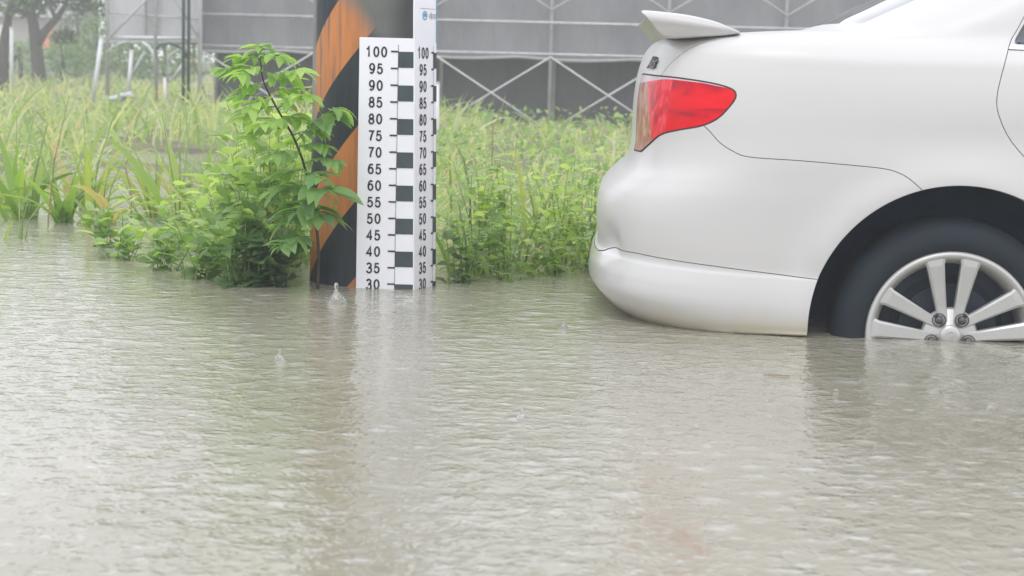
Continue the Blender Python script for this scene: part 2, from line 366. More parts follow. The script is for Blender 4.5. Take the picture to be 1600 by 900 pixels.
def gauge(parent, mapf, wd, dcx, dw, dh, tick, colx, ztop, edge, eps, smear45=False):
    """mapf(u, z, out) -> world-local point; marks at gauge heights cm -> z = cm/100 - .285"""
    num = MB(); mk = MB(); sq = MB()
    def put(mb, V2, F, out): mb.add([mapf(a, b_, out) for a, b_ in V2], F)
    for cm in range(0, 101, 5):
        z = cm/100-.285
        s = str(cm)
        if cm >= 30:
            wtot = dw*len(s)
            for i, ch in enumerate(s):
                ox = dcx-wtot/2+dw*i
                for st in DIG[ch]:
                    poly = [(ox+dw*(.1+.8*a), z-dh*.56+dh*b_) for a, b_ in st]
                    V2, F = ribbon(poly, wd); put(num, V2, F, eps)
        put(mk, [(tick[0], z-.0025), (tick[1], z-.0025), (tick[1], z+.0025), (tick[0], z+.0025)], [(0, 1, 2, 3)], eps*1.4)
        if cm % 10 == 0 and cm > 0:
            e = edge; sq = MB()
            put(sq, [(colx, z-.0475), (e(z-.0475), z-.0475), (e(z), z), (colx, z)], [(0, 1, 2, 3)], eps); sq.build('black_square', M['ink_square'], parent)
    put(mk, [(colx-.0006, -.28), (colx+.0006, -.28), (colx+.0006, ztop), (colx-.0006, ztop)], [(0, 1, 2, 3)], eps*1.4)
    num.build('depth_numbers', M['ink'], parent); mk.build('scale_ticks', M['ink'], parent)
def panel(name, parent, mapf, wf, z0, z1, th, mat, bevel=.0012):
    g = MB(); Vv = []
    for out in (0, -th):
        Vv += [mapf(0, z0, out), mapf(wf(z0), z0, out), mapf(wf(z1), z1, out), mapf(0, z1, out)]
    g.add(Vv, [(0, 1, 2, 3), (7, 6, 5, 4), (0, 4, 5, 1), (1, 5, 6, 2), (2, 6, 7, 3), (3, 7, 4, 0)])
    return g.build(name, mat, parent, bevel=bevel)
ga = empty('flood_gauge', (-.474, 5.4, 0))
tag(ga, 'white front-facing flood depth board numbered to 100, fixed low on the banded pole', 'depth gauge')
fm = lambda u, z, out: (u, -out, z)
redge = lambda z: .165+.012*(.755-z)/.755
panel('board', ga, fm, redge, -.28, .755, .006, M['gauge_white'])
gauge(ga, fm, .0052, .051, .0232, .031, (.095, .117), .117, .735, lambda z: redge(z)-.001, .0012)
gb = empty('flood_gauge', (-.309, 5.397, .755))
tag(gb, 'taller white depth board turned to the right, with narrow numbers and blue emblem on top', 'depth gauge')
ca, sa = math.cos(math.radians(62)), math.sin(math.radians(62))
def bm2(u, z, out):   # local origin at the top corner; leans a little
    lean = -(z-.755)*.0155
    return (u*ca+lean+out*sa, u*sa-out*ca, z-.755)
panel('board', gb, bm2, lambda z: .128, -.28, 1.55, .006, M['gauge_white'])
gauge(gb, bm2, .0055, .048, .0225, .033, (.096, .110), .108, .735, lambda z: .1275, .0012)
g = MB()
for zz in (.845, 1.02):
    g.add([bm2(a, b_, .0012) for a, b_ in ((.03, zz), (.12, zz), (.12, zz+.0018), (.03, zz+.0018))], [(0, 1, 2, 3)])
V2, F = ribbon([(.094, .836), (.096, .815)], .004); g.add([bm2(a, b_, .0012) for a, b_ in V2], F)
for i in range(4):
    x0 = .084+.0105*i
    for st in ([(x0, .832), (x0, .816)], [(x0-.003, .829), (x0+.005, .829)], [(x0-.003, .822), (x0+.005, .822)], [(x0+.005, .832), (x0+.005, .816)]):
        V2, F = ribbon(st, .0016); g.add([bm2(a, b_, .0014) for a, b_ in V2], F)
g.build('small_print', M['ink_grey'], gb)
g = MB()
for st in (arc(.058, .825, .012, .012, 0, 360, 24), [(.050, .822), (.054, .827), (.058, .822), (.062, .827), (.066, .822)], [(.052, .83), (.064, .83)]):
    V2, F = ribbon(st, .0038); g.add([bm2(a, b_, .0012) for a, b_ in V2], F)
g.build('emblem', M['ink_blue'], gb)
g = MB(); g.add([bm2(a, b_, .0012) for a, b_ in ((.1235, .745), (.1278, .745), (.1278, 1.4), (.1235, 1.4))], [(0, 1, 2, 3)])
g.build('blue_edging', M['ink_blue'], gb)

# ------------------------------------------------------------------ car
WX, WY, WZ = 1.138, 4.57, .023       # wheel hub outer face; z of hub above the flood
HW = .885
YAW = math.radians(-3.5)
CAR = empty('car', (WX-HW*math.sin(YAW), WY+HW*math.cos(YAW), -.284)); tag(CAR, 'white saloon car with rear spoiler standing hub-deep in flood water', 'car')
CAR.rotation_euler.z = YAW
# rows: xr  zr   zs    hw   L    n    xf   zf
ROWS = np.array([
 (-.70, .268, .284, .70, .40, 3.2, 3.10, .17),
 (-.80, .266, .287, .848, .53, 3.5, 3.35, .20),
 (-.870, .296, .302, .868, .59, 3.6, 3.43, .26),
 (-.930, .360, .345, .876, .62, 3.6, 3.47, .33),
 (-.936, .410, .390, .875, .62, 3.6, 3.48, .38),
 (-.924, .450, .428, .870, .61, 3.6, 3.48, .42),
 (-.914, .470, .446, .866, .60, 3.6, 3.48, .45),
 (-.918, .520, .50, .869, .60, 3.6, 3.49, .50),
 (-.918, .580, .57, .872, .60, 3.6, 3.48, .55),
 (-.905, .625, .64, .875, .60, 3.6, 3.46, .59),
 (-.872, .662, .69, .876, .58, 3.6, 3.43, .63),
 (-.835, .700, .74, .877, .56, 3.6, 3.40, .66),
 (-.822, .760, .80, .875, .56, 3.6, 3.36, .69),
 (-.822, .840, .86, .871, .56, 3.6, 3.30, .72),
 (-.816, .920, .92, .864, .56, 3.6, 3.22, .75),
 (-.802, .985, .965, .855, .55, 3.6, 3.12, .79),
 (-.780, 1.030, 1.00, .845, .53, 3.6, 3.00, .83),
 (-.745, 1.052, 1.028, .825, .50, 3.6, 2.85, .87),
 (-.690, 1.062, 1.050, .795, .47, 3.6, 2.70, .91),
 (-.50, 1.078, 1.062, .775, .45, 3.4, 2.58, .94),
 (-.34, 1.092, 1.075, .765, .42, 3.3, 2.45, .97),
 (-.23, 1.140, 1.115, .750, .42, 3.2, 2.36, 1.03),
 (-.05, 1.228, 1.20, .718, .45, 3.2, 2.15, 1.17),
 (.20, 1.345, 1.32, .665, .48, 3.2, 1.88, 1.33),
 (.42, 1.420, 1.395, .62, .50, 3.0, 1.70, 1.42),
 (.62, 1.455, 1.435, .56, .40, 2.8, 1.60, 1.45),
 (.88, 1.475, 1.462, .42, .25, 2.4, 1.50, 1.47),
 (1.12, 1.482, 1.478, .20, .12, 2.2, 1.42, 1.48),
 (1.25, 1.484, 1.483, .01, .01, 2.0, 1.30, 1.484)])
ROWS[:, 0] = np.where(ROWS[:, 0] < 0, ROWS[:, 0]*1.02, ROWS[:, 0])
NR = len(ROWS)
def rx(pts, k=1.022): return [(x*k if x < -.15 else x, z) for x, z in pts]
def crow(tt):
    """Catmull-Rom rows at t"""
    tt = np.clip(tt, 0, NR-1); i = np.minimum(np.floor(tt).astype(int), NR-2); f = (tt-i)[:, None]
    g_ = lambda k: ROWS[np.clip(k, 0, NR-1)]
    a, b_, c, d = g_(i-1), g_(i), g_(i+1), g_(i+2)
    # centripetal-ish: damp tangents
    m1 = (c-a)*.5; m2 = (d-b_)*.5
    return (2*f**3-3*f**2+1)*b_+(f**3-2*f**2+f)*m1+(-2*f**3+3*f**2)*c+(f**3-f**2)*m2
nphi = 84; ns1 = 70; ns2 = 56; nph2 = 30
ph1 = np.linspace(0, PI/2, nphi)
cols = [('r', p) for p in ph1]+[('s', s) for s in np.concatenate([np.linspace(0, .22, ns1)[1:], np.linspace(.22, 1, ns2)[1:]])]+[('f', p) for p in np.linspace(PI/2, 0, nph2)[1:]]
tt = np.concatenate([np.linspace(k, k+1, 9 if k < 24 else 5)[:-1] for k in range(NR-1)]+[[NR-1.]])
R = crow(tt); xr, zr, zs, hw, L, nn, xf, zf = [R[:, i] for i in range(8)]
PX = np.zeros((len(tt), len(cols))); PY = PX.copy(); PZ = PX.copy(); PU = PX.copy()
for j, (kind, q) in enumerate(cols):
    if kind == 'r':
        c, s_ = max(math.cos(q), 0), math.sin(q)
        x = xr+L*(1-c**(2/nn)); y = hw*s_**(2/nn); w_ = c**.8; z = zs+(zr-zs)*w_
    elif kind == 's':
        x = xr+L+(xf-.5*L/.6-xr-L)*q; y = hw.copy(); z = zs.copy()
    else:
        c, s_ = max(math.cos(q), 0), math.sin(q)
        x = xf-.5*L/.6*(1-c**(2/2.6)); y = hw*s_**(2/2.6); z = zs.copy()
    fb = np.clip((x-1.2)/(xf-1.2), 0, 1); fb = fb*fb*(3-2*fb)
    z = z*(1-fb)+zf*fb
    PX[:, j], PY[:, j], PZ[:, j], PU[:, j] = x, y, z, j
# sculpting: arch flares, tuck below the shoulder, bumper recess
for cx in (0, 2.6):
    r = np.hypot(PX-cx, PZ-.307); fl_ = np.exp(-((r-.385)/.055)**2)*np.where(r < .385, 1, 1)
    PY += np.where((PY > .6) & (PZ < .95), .012*fl_, 0)
PY -= np.where(PY > .55, .006*np.exp(-((PZ-.80)/.06)**2)*np.clip((PX+.5)/.6, 0, 1), 0)
dimp = np.exp(-(((PX+.885)/.020)**2+((PZ-.492+.25*(PX+.885))/.036)**2)*1.0)*(PY > .35)
PX += .012*dimp; PY -= .013*dimp
NV = None
def grid_normals():
    Pn = np.stack([PX, PY, PZ], -1)
    du = np.gradient(Pn, axis=1); dv = np.gradient(Pn, axis=0)
    n = np.cross(du, dv); l = np.linalg.norm(n, axis=-1, keepdims=True); n = n/np.maximum(l, 1e-12)
    n[:, 0, 1] = 0; n[:, -1, 1] = 0
    c = np.array([1.3, 0, .6]); s = np.sign((n*(Pn-c)).sum(-1, keepdims=True)); 
    # global orientation
    if np.median(s) < 0: n = -n
    return n/np.maximum(np.linalg.norm(n, axis=-1, keepdims=True), 1e-9)
NRM = grid_normals()
nr_, nc_ = PX.shape; I = np.arange(nr_*nc_).reshape(nr_, nc_)
Q = np.stack([I[:-1, :-1], I[:-1, 1:], I[1:, 1:], I[1:, :-1]], -1).reshape(-1, 4)
TRI = np.concatenate([Q[:, [0, 1, 2]], Q[:, [0, 2, 3]]])
TT = np.repeat(tt[:, None], nc_, 1)
DATA = np.concatenate([np.stack([PX, PY, PZ], -1).reshape(-1, 3), NRM.reshape(-1, 3), TT.reshape(-1, 1), PU.reshape(-1, 1)], 1)  # x y z n t u
def clip(D, T, g_):
    """keep g>=0 part, cutting triangles; returns (D, T)"""
    ins = g_ >= 0; c = ins[T].sum(1)
    keep = T[c == 3]; out = [keep]; newD = [D]; base = len(D)
    for k in (1, 2):
        tr = T[c == k]
        if not len(tr): continue
        odd = ins[tr] if k == 1 else ~ins[tr]
        idx = odd.argmax(1); r_ = np.arange(len(tr))
        a = tr[r_, idx]; b_ = tr[r_, (idx+1) % 3]; c_ = tr[r_, (idx+2) % 3]
        fab = (g_[a]/(g_[a]-g_[b_]))[:, None]; fac = (g_[a]/(g_[a]-g_[c_]))[:, None]
        pab = D[a]+(D[b_]-D[a])*fab; pac = D[a]+(D[c_]-D[a])*fac
        iab = base+np.arange(len(tr)); iac = iab+len(tr); base += 2*len(tr); newD += [pab, pac]
        if k == 1: out.append(np.stack([a, iab, iac], 1))
        else: out += [np.stack([iab, b_, c_], 1), np.stack([iab, c_, iac], 1)]
    D2 = np.concatenate(newD); T2 = np.concatenate(out)
    used, inv = np.unique(T2, return_inverse=True)
    return D2[used], inv.reshape(-1, 3)
def sdpoly(x, z, poly):
    """signed distance, positive inside"""
    p = np.array(poly); d = np.full(x.shape, 1e9); ins = np.zeros(x.shape, bool); n = len(p)
    for i in range(n):
        ax, az = p[i]; bx, bz = p[(i+1) % n]; ex, ez = bx-ax, bz-az; wx, wz = x-ax, z-az
        k = np.clip((wx*ex+wz*ez)/(ex*ex+ez*ez), 0, 1); d = np.minimum(d, np.hypot(wx-k*ex, wz-k*ez))
        c = ((az > z) != (bz > z)) & (x < ex*(z-az)/(ez if abs(ez) > 1e-12 else 1e-12)+ax); ins ^= c
    return np.where(ins, d, -d)
def smoothpoly(pts, k=6, closed=True):
    p = np.array(pts); n = len(p); out = []
    for i in range(n if closed else n-1):
        g_ = (lambda j: p[j % n]) if closed else (lambda j: p[min(max(j, 0), n-1)])
        a, b_, c, d = g_(i-1), g_(i), g_(i+1), g_(i+2)
        for f in np.arange(k)/k:
            out.append(.5*((2*b_)+(-a+c)*f+(2*a-5*b_+4*c-d)*f*f+(-a+3*b_-3*c+d)*f**3))
    if not closed: out.append(p[-1])
    return [tuple(q) for q in out]
def emit(name, D, T, mat, parent, both=True, off=0.0):
    if len(T) == 0: return None
    Vv = D[:, :3]+D[:, 3:6]*off; Nn = D[:, 3:6]
    # car y -> local -y (near side faces the camera)
    A = Vv*[1, -1, 1]; An = Nn*[1, -1, 1]; Tn = T
    if both == 'pair':
        a = emit(name, D, T, mat, parent[0] if isinstance(parent, tuple) else parent, False, off); D2 = D.copy(); D2[:, 1] *= -1; D2[:, 4] *= -1
        return a, emit(name, D2, T, mat, parent[1] if isinstance(parent, tuple) else parent, False, off)
    if both:
        Bv = Vv.copy(); Bn = Nn.copy(); A2 = np.concatenate([A, Bv]); An = np.concatenate([An, Bn]); Tn = np.concatenate([T, T[:, ::-1]+len(Vv)])
    else: A2 = A
    # winding to match the normals
    fn = np.cross(A2[Tn[:, 1]]-A2[Tn[:, 0]], A2[Tn[:, 2]]-A2[Tn[:, 0]]); flip = (fn*An[Tn[:, 0]]).sum(1) < 0
    Tn = Tn.copy(); Tn[flip] = Tn[flip][:, ::-1]
    ar = np.linalg.norm(np.cross(A2[Tn[:, 1]]-A2[Tn[:, 0]], A2[Tn[:, 2]]-A2[Tn[:, 0]]), axis=1); Tn = Tn[ar > 1e-12]
    return mesh(name, A2, Tn, mat, parent, True, normals=An)
GAP = .0016
gaps = []
def carve(D, T, gf, gapped=True, GAP=.0010):
    """split by signed function: returns (outside, inside); the seam between goes to gaps"""
    gv = gf(D); w = GAP if gapped else 0
    Di, Ti = clip(D, T, gv-w)
    Do, To = clip(D, T, -gv-w)
    if gapped:
        Dg, Tg = clip(D, T, gv+w); Dg, Tg = clip(Dg, Tg, w-gf(Dg)) if len(Tg) else (Dg, Tg)
        if len(Tg): gaps.append((Dg, Tg))
    return (Do, To), (Di, Ti)
ARC = .378
body = (DATA, TRI)
for cx in (.006, 2.6):
    body = clip(*body, np.where(body[0][:, 1] > .3, np.hypot(body[0][:, 0]-cx, body[0][:, 2]-.312)-ARC, 1.))
# tail lamp
lens_xz = smoothpoly([(-.763, .948), (-.70, .943), (-.62, .932), (-.572, .918), (-.562, .900), (-.575, .876), (-.605, .842), (-.645, .821), (-.70, .807), (-.742, .792), (-.772, .762), (-.792, .738)], 6, False)
lens_poly = lens_xz+[(-.86, .735), (-.93, .74), (-.93, .952), (-.86, .955), (-.80, .952)]
body, lens = carve(*body, lambda D: np.minimum(sdpoly(D[:, 0], D[:, 2], rx(lens_poly, 1.026)), D[:, 1]-.40), GAP=.0022)
# boot lid
def lid_g(D):
    return np.minimum.reduce([np.interp(D[:, 2], [.70, .94, 1.045, 1.2], [.42, .625, .735, .735])-D[:, 1], (19.8-D[:, 6])*.1, D[:, 2]-.69, .6-D[:, 0]])
body, lid = carve(*body, lid_g)
Dg, Tg = gaps.pop(); okz = np.minimum(Dg[:, 2]-.785, 1.062-Dg[:, 2])
gaps.append(clip(Dg, Tg, okz)); lid_fill = clip(Dg, Tg, -okz)
# rear bumper + skirt
bump_top = smoothpoly([(-.80, .80), (-.72, .835), (-.66, .832), (-.630, .812), (-.600, .780), (-.566, .759), (-.525, .746), (-.402, .741), (-.271, .733), (-.181, .725), (-.139, .708), (-.098, .676)], 5, False)
bump_poly = [(-1.2, .70)]+bump_top+[(.0, .35), (.0, .0), (-1.2, .0)]
body, bumper = carve(*body, lambda D: sdpoly(D[:, 0], D[:, 2], rx(bump_poly)))
sk_top = [(-1.2, .452), (-.930, .455), (-.905, .452), (-.888, .458), (-.872, .468), (-.858, .474), (-.80, .475), (-.60, .459), (-.344, .436), (-.2, .42)]
bumper, skirt = carve(*bumper, lambda D: sdpoly(D[:, 0], D[:, 2], rx(sk_top)+[(-.2, 0), (-1.2, 0)]))
# rear door, front door
door1 = smoothpoly([(.33, 1.43), (.22, 1.235), (.150, 1.10), (.112, 1.035), (.089, .959), (.081, .905), (.091, .862), (.122, .806), (.185, .735), (.27, .63), (.38, .50), (.44, .42), (.46, .26)], 6, False)+[(1.20, .25), (1.16, .7), (1.10, 1.0), (1.08, 1.43)]
door2 = [(1.09, 1.43), (1.115, 1.0), (1.175, .7), (1.215, .25), (2.18, .26), (2.16, .6), (2.24, .92), (1.85, 1.20), (1.50, 1.43)]
side = lambda D: D[:, 1]-.45
body, dr = carve(*body, lambda D: np.minimum(sdpoly(D[:, 0], D[:, 2], door1), side(D)))
body, df = carve(*body, lambda D: np.minimum(sdpoly(D[:, 0], D[:, 2], door2), side(D)))
win1 = [(.132, 1.052), (.20, 1.17), (.30, 1.33), (.40, 1.405), (1.05, 1.41), (1.075, 1.04)]
win2 = [(1.135, 1.035), (1.12, 1.41), (1.45, 1.40), (1.80, 1.20), (2.13, .985)]
dr, wr = carve(*dr, lambda D: sdpoly(D[:, 0], D[:, 2], win1))
df, wf = carve(*df, lambda D: sdpoly(D[:, 0], D[:, 2], win2))
# molding under the rear window
dr, mold = carve(*dr, lambda D: sdpoly(D[:, 0], D[:, 2], [(.112, 1.036), (.122, 1.048), (1.08, 1.036), (1.08, 1.022)]), False)
# rear screen, windscreen, head lamps
body, rs = carve(*body, lambda D: np.minimum.reduce([(D[:, 6]-20.35)*.1, (23.7-D[:, 6])*.1, (.60-.12*(D[:, 2]-1.1)/.3-D[:, 1]), .6-D[:, 0]]), False)
body, ws = carve(*body, lambda D: np.minimum.reduce([(D[:, 6]-20.3)*.1, (24-D[:, 6])*.1, (.66-.2*(D[:, 2]-1.0)-D[:, 1]), D[:, 0]-1.5]), False)
body, hl = carve(*body, lambda D: np.minimum(sdpoly(D[:, 0], D[:, 2], [(3.45, .58), (3.44, .70), (2.98, .80), (3.05, .66)]), D[:, 1]-.42))
body_o = emit('body', *body, M['paint'], CAR)
emit('rear_bumper', *bumper, M['paint'], CAR)
# tint a little mud into the skirt
m, t, b, o = nodes('skirt_paint'); v = coords(t)
sp = N(t, 'ShaderNodeSeparateXYZ'); t.links.new(v, sp.inputs[0]); nq = N(t, 'ShaderNodeTexNoise'); nq.inputs['Scale'].default_value = 9; nq.inputs['Detail'].default_value = 6; t.links.new(v, nq.inputs[0])
t.links.new(ramp(t, mth('ADD', sp.outputs[2], mth('MULTIPLY', nq.outputs[0], .06)), [(.300, (.30, .26, .18)), (.325, (.52, .48, .38)), (.375, (.555, .55, .545))]), b.inputs['Base Color'])
b.inputs['Roughness'].default_value = .3; b.inputs['Coat Weight'].default_value = .5
emit('bumper_skirt', *skirt, m, CAR)
lido = emit('boot_lid', np.concatenate([lid[0], lid_fill[0]]), np.concatenate([lid[1], lid_fill[1]+len(lid[0])]), M['paint'], CAR)
dro = emit('door', *dr, M['paint'], CAR, 'pair'); dfo = emit('door', *df, M['paint'], CAR, 'pair')
emit('window', *wr, M['glass'], dro, 'pair', -.003); emit('window', *wf, M['glass'], dfo, 'pair', -.003)
emit('window_moulding', *mold, M['gauge_white'], dro, 'pair', .003)
emit('rear_windscreen', *rs, M['glass'], CAR, off=-.001); emit('windscreen', *ws, M['glass'], CAR, off=-.001)
mh = simple('headlamp_glass', (.5, .5, .52), .08, .1, coat=1); emit('headlight', *hl, mh, CAR, 'pair')
gD = []; gT = []; k = 0
for D, T in gaps: gD.append(D); gT.append(T+k); k += len(D)
emit('panel_gap', np.concatenate(gD), np.concatenate(gT), M['gap'], CAR, off=-.0025)
# tail lamp in coloured segments, one lamp per side
def lensmat(name, stops, scale=14, rough=.12):
    m, t, b, o = nodes(name); v = coords(t, (.8, .8, 2.6) if name == 'red_lens' else (1, 1, .8))
    n = N(t, 'ShaderNodeTexNoise'); n.inputs['Scale'].default_value = scale; n.inputs['Detail'].default_value = 2; n.inputs['Distortion'].default_value = .6
    t.links.new(v, n.inputs[0]); t.links.new(ramp(t, n.outputs[0], stops), b.inputs['Base Color'])
    b.inputs['Roughness'].default_value = .3; b.inputs['Coat Weight'].default_value = .12; b.inputs['Coat Roughness'].default_value = .12; b.inputs['Specular IOR Level'].default_value = .12
    b.inputs['Subsurface Weight'].default_value = .0
    return m
M['red'] = lensmat('red_lens', [(.3, (.36, .006, .025)), (.5, (.70, .006, .016)), (.75, (.82, .012, .02))], 9)
M['red_mott'] = lensmat('mottled_red_lens', [(.35, (.42, .02, .05)), (.5, (.72, .02, .03)), (.62, (.80, .07, .10)), (.75, (.75, .03, .05))], 26)
M['amber'] = lensmat('smoky_amber_lens', [(.35, (.22, .10, .08)), (.5, (.42, .14, .10)), (.65, (.50, .34, .26))], 22)
M['clear'] = lensmat('clear_lens_strip', [(.3, (.52, .42, .48)), (.7, (.66, .58, .64))], 18)
top_line = lambda D: np.interp(D[:, 0], [-.83, -.79, -.76, -.735, -.66, -.56], [.924, .934, .939, .939, .932, .914])-D[:, 2]
for nm, sgn in (('tail_light', 1), ('tail_light', -1)):
    def em(name, D, T, mat, par):
        A = D.copy(); 
        if sgn < 0: A[:, 1] *= -1; A[:, 4] *= -1
        return emit(name, A, T, mat, par, both=False)
    D, T = lens
    up = clip(D, T, -top_line(D)); lo = clip(D, T, top_line(D))
    am = clip(*lo, -.795-.10*(lo[0][:, 2]-.85)-lo[0][:, 0]); rest = clip(*lo, lo[0][:, 0]+.795+.10*(lo[0][:, 2]-.85))
    mo = clip(*rest, -.748-rest[0][:, 0]+.12*(rest[0][:, 2]-.85)); rd = clip(*rest, rest[0][:, 0]+.748-.12*(rest[0][:, 2]-.85))
    root = em(nm, *rd, M['red'], CAR)
    em('mottled_lens', *mo, M['red_mott'], root); em('amber_lens', *am, M['amber'], root); em('clear_lens', *up, M['clear'], root)
# arch lips and wheel wells
for cx, nm in ((.006, 0), (2.6, 1)):
    D = np.concatenate([body[0], bumper[0], skirt[0], dr[0]]) if nm == 0 else body[0]
    r = np.hypot(D[:, 0]-cx, D[:, 2]-.312); e = D[(np.abs(r-ARC) < .0006) & (D[:, 1] > .3)]
    a = np.arctan2(e[:, 2]-.312, e[:, 0]-cx); a = np.where(a < -PI/2, a+2*PI, a); o_ = np.argsort(a); a = a[o_]; y = e[o_, 1]
    n = 90
    for s in (-1, 1):
        lip = MB(); well = MB()
        Vv = []; Fv = []
        for i in range(n+1):
            q = a[0]+(a[-1]-a[0])*i/n; yy = np.interp(q, a, y)
            for rr, dy in ((ARC+.0002, 0), (ARC-.0015, .004), (ARC-.002, .022)): Vv.append((cx+rr*math.cos(q), s*(yy-dy), .312+rr*math.sin(q)))
        for i in range(n):
            for k in range(2): Fv.append((3*i+k, 3*i+k+1, 3*i+k+4, 3*i+k+3))
        lip.add(Vv, Fv)
        Vv = []; Fv = []
        for i in range(n+1):
            q = -.5+(PI+1.0)*i/n
            for rr, yy in ((ARC-.001, .852), (ARC+.008, .82), (ARC+.008, .52), (.02, .52)): Vv.append((cx+rr*math.cos(q), s*yy, .312+rr*math.sin(q)))
        for i in range(n):
            for k in range(3): Fv.append((4*i+k, 4*i+k+1, 4*i+k+5, 4*i+k+4))
        well.add(Vv, Fv)
        lip.build('arch_lip', M['paint'], CAR, smooth=True); well.build('wheel_well', M['well'], CAR, smooth=True)
# wheels
def make_wheel(x, s):
    """s=-1 near side (faces the camera)"""
    yo = .862
    def T3(mb):
        mb.V = [(v[0]+x, s*(yo)+(-s)*v[1], v[2]+.297) for v in mb.V]; return mb
    tr = MB(); tr.lathe([(.205, .20), (.255, .205), (.285, .195), (.300, .17), (.305, .10), (.303, .055), (.296, .028), (.280, .010), (.258, .0), (.236, .002), (.222, .010), (.214, .02)], (0, 0, 0), 'Y', 96)
    w = T3(tr).build('wheel', M['tyre'], CAR, smooth=True)
    rb = MB(); rb.lathe([(.218, .016), (.2205, .008), (.217, .002), (.211, .000), (.204, .004), (.198, .012), (.188, .030), (.182, .09), (.180, .17)], (0, 0, 0), 'Y', 96)
    T3(rb).build('rim', M['alloy'], w, smooth=True)
    bk = MB(); bk.lathe([(.186, .10), (.15, .10), (.13, .085), (.13, .07), (.06, .07), (.0, .07)], (0, 0, 0), 'Y', 48)
    T3(bk).build('brake_disc', M['alloy_dark'], w, smooth=False)
    spk = MB()
    for k in range(5):
        for d in (-1, 1):
            a0 = math.radians(90+72*k+1.0)
            # each spoke: inner point near hub, outer point at the rim
            ai = a0-d*math.radians(27); ao = a0-d*math.radians(13.2)
            p0 = np.array((.038*math.cos(ai), .038*math.sin(ai))); p1 = np.array((.207*math.cos(ao), .207*math.sin(ao)))
            dv_ = (p1-p0)/np.linalg.norm(p1-p0); nv = np.array((-dv_[1], dv_[0]))
            Vv = []; Fv = []
            stn = [(0, .0135, .018, 0), (.25, .0140, .016, 0), (.6, .0185, .010, 0), (.88, .0225, .004, 0), (1.0, .030, .004, 0)]
            for f, hwid, dep, _ in stn:
                c = p0+(p1-p0)*f
                for e_, dd in ((-1.0, .026), (-1.0, .0045), (-.72, 0.0), (.72, 0.0), (1.0, .0045), (1.0, .026)):
                    pt = c+nv*hwid*e_; Vv.append((pt[0], dep+dd, pt[1]))
            for i in range(len(stn)-1):
                for j in range(5): Fv.append((6*i+j, 6*i+j+1, 6*i+j+7, 6*i+j+6))
            spk.add(Vv, Fv)
    so = T3(spk).build('spokes', M['alloy'], w, smooth=False)
    hb = MB(); hb.lathe([(.0, .014), (.028, .014), (.030, .018), (.066, .0215), (.073, .032), (.070, .05)], (0, 0, 0), 'Y', 48)
    T3(hb).build('hub', M['alloy'], w, smooth=True)
    cp = MB(); cp.lathe([(0, .006), (.018, .0065), (.026, .009), (.0285, .0145)], (0, 0, 0), 'Y', 40)
    for st in (arc(0, 0, .0150, .0105, 0, 360, 24), arc(0, .0, .0055, .0103, 0, 360, 18), arc(0, .0045, .0100, .0042, 0, 360, 18)):
        V2, F = ribbon(st, .0022); cp.add([(a, .0055, b_) for a, b_ in V2], F)
    T3(cp).build('centre_cap', simple('cap_silver_%s_%s' % (int(x), s), (.5, .5, .48), .3, .03, metal=.5), w, smooth=True)
    for k in range(5):
        a = math.radians(90+36+72*k+1); nu = MB(); c = (.050*math.cos(a), 0, .050*math.sin(a))
        nu.lathe([(.0185, .0205), (.0180, .0130), (.0160, .0122), (.0150, .019), (.0115, .019), (.0108, .010), (.0085, .007), (0, .0062)], c, 'Y', 20)
        T3(nu).build('lug_nut', M['nut'], w, smooth=True)
for x in (0, 2.6):
    for s in (-1, 1): make_wheel(x, s)
# spoiler
sec = smoothpoly([(-.828, 1.117), (-.80, 1.118), (-.71, 1.110), (-.64, 1.096), (-.60, 1.082), (-.565, 1.066), (-.60, 1.057), (-.66, 1.052), (-.755, 1.047), (-.782, 1.063), (-.800, 1.085), (-.818, 1.106)], 4)
Vv = []; Fv = []; n = len(sec); yy = [-.735, -.731, -.722, -.70, -.66, -.58, -.4, -.2, 0, .2, .4, .58, .66, .70, .722, .731, .735]
for y in yy:
    e = min(1, (.735-abs(y))/.035); sc_ = math.sqrt(max(0, 1-(1-e)**2)); sc_ = .80+.20*sc_
    bow = .018*(1-(y/.735)**2); lift = .004*(1-(y/.73)**2)
    for x, z in sec:
        cx, cz = -.70, 1.078; q = .25 if abs(y) < .58 else 0
        zz = cz+(z-cz)*sc_
        xx = cx+(x-cx)*(.75+.25*sc_)+bow
        Vv.append((xx, y, zz+lift))
for i in range(len(yy)-1):
    for j in range(n): Fv.append((i*n+j, i*n+(j+1) % n, (i+1)*n+(j+1) % n, (i+1)*n+j))
Fv += [tuple(range(n)), tuple(range((len(yy)-1)*n, len(yy)*n))]
g = MB(); g.add(Vv, Fv); so = g.build('spoiler', M['paint'], CAR, smooth=True)
# chrome script on the boot lid
fc = bpy.data.curves.new('script', 'FONT'); fc.body = 'Altis'; fc.size = .046; fc.shear = .3; fc.extrude = .0025; fc.offset = .0008
fo = bpy.data.objects.new('script_tmp', fc); COL.objects.link(fo); bpy.context.view_layer.update()
me = bpy.data.meshes.new_from_object(fo.evaluated_get(bpy.context.evaluated_depsgraph_get())); bpy.data.objects.remove(fo)
near = DATA[(DATA[:, 1] > .2) & (DATA[:, 2] > .9) & (DATA[:, 0] < -.6) & (DATA[:, 6] < 17)]
for v in me.vertices:
    yv = .50+v.co.x*.95; zv = .968+v.co.y
    j = np.argsort((near[:, 1]-yv)**2+(near[:, 2]-zv)**2)[:6]
    dd = 1/((near[j, 1]-yv)**2+(near[j, 2]-zv)**2+1e-6); xx = (near[j, 0]*dd).sum()/dd.sum()
    v.co = (xx-.004-v.co.z, -yv, zv)
me.name = 'badge_script'; bo = link('badge_script', me, M['nut'], lido, smooth=False)
# chassis floor so no light leaks through
g = MB(); g.box((1.25, 0, .21), (3.6, 1.0, .06)); g.build('underbody', M['black_plastic'], CAR)

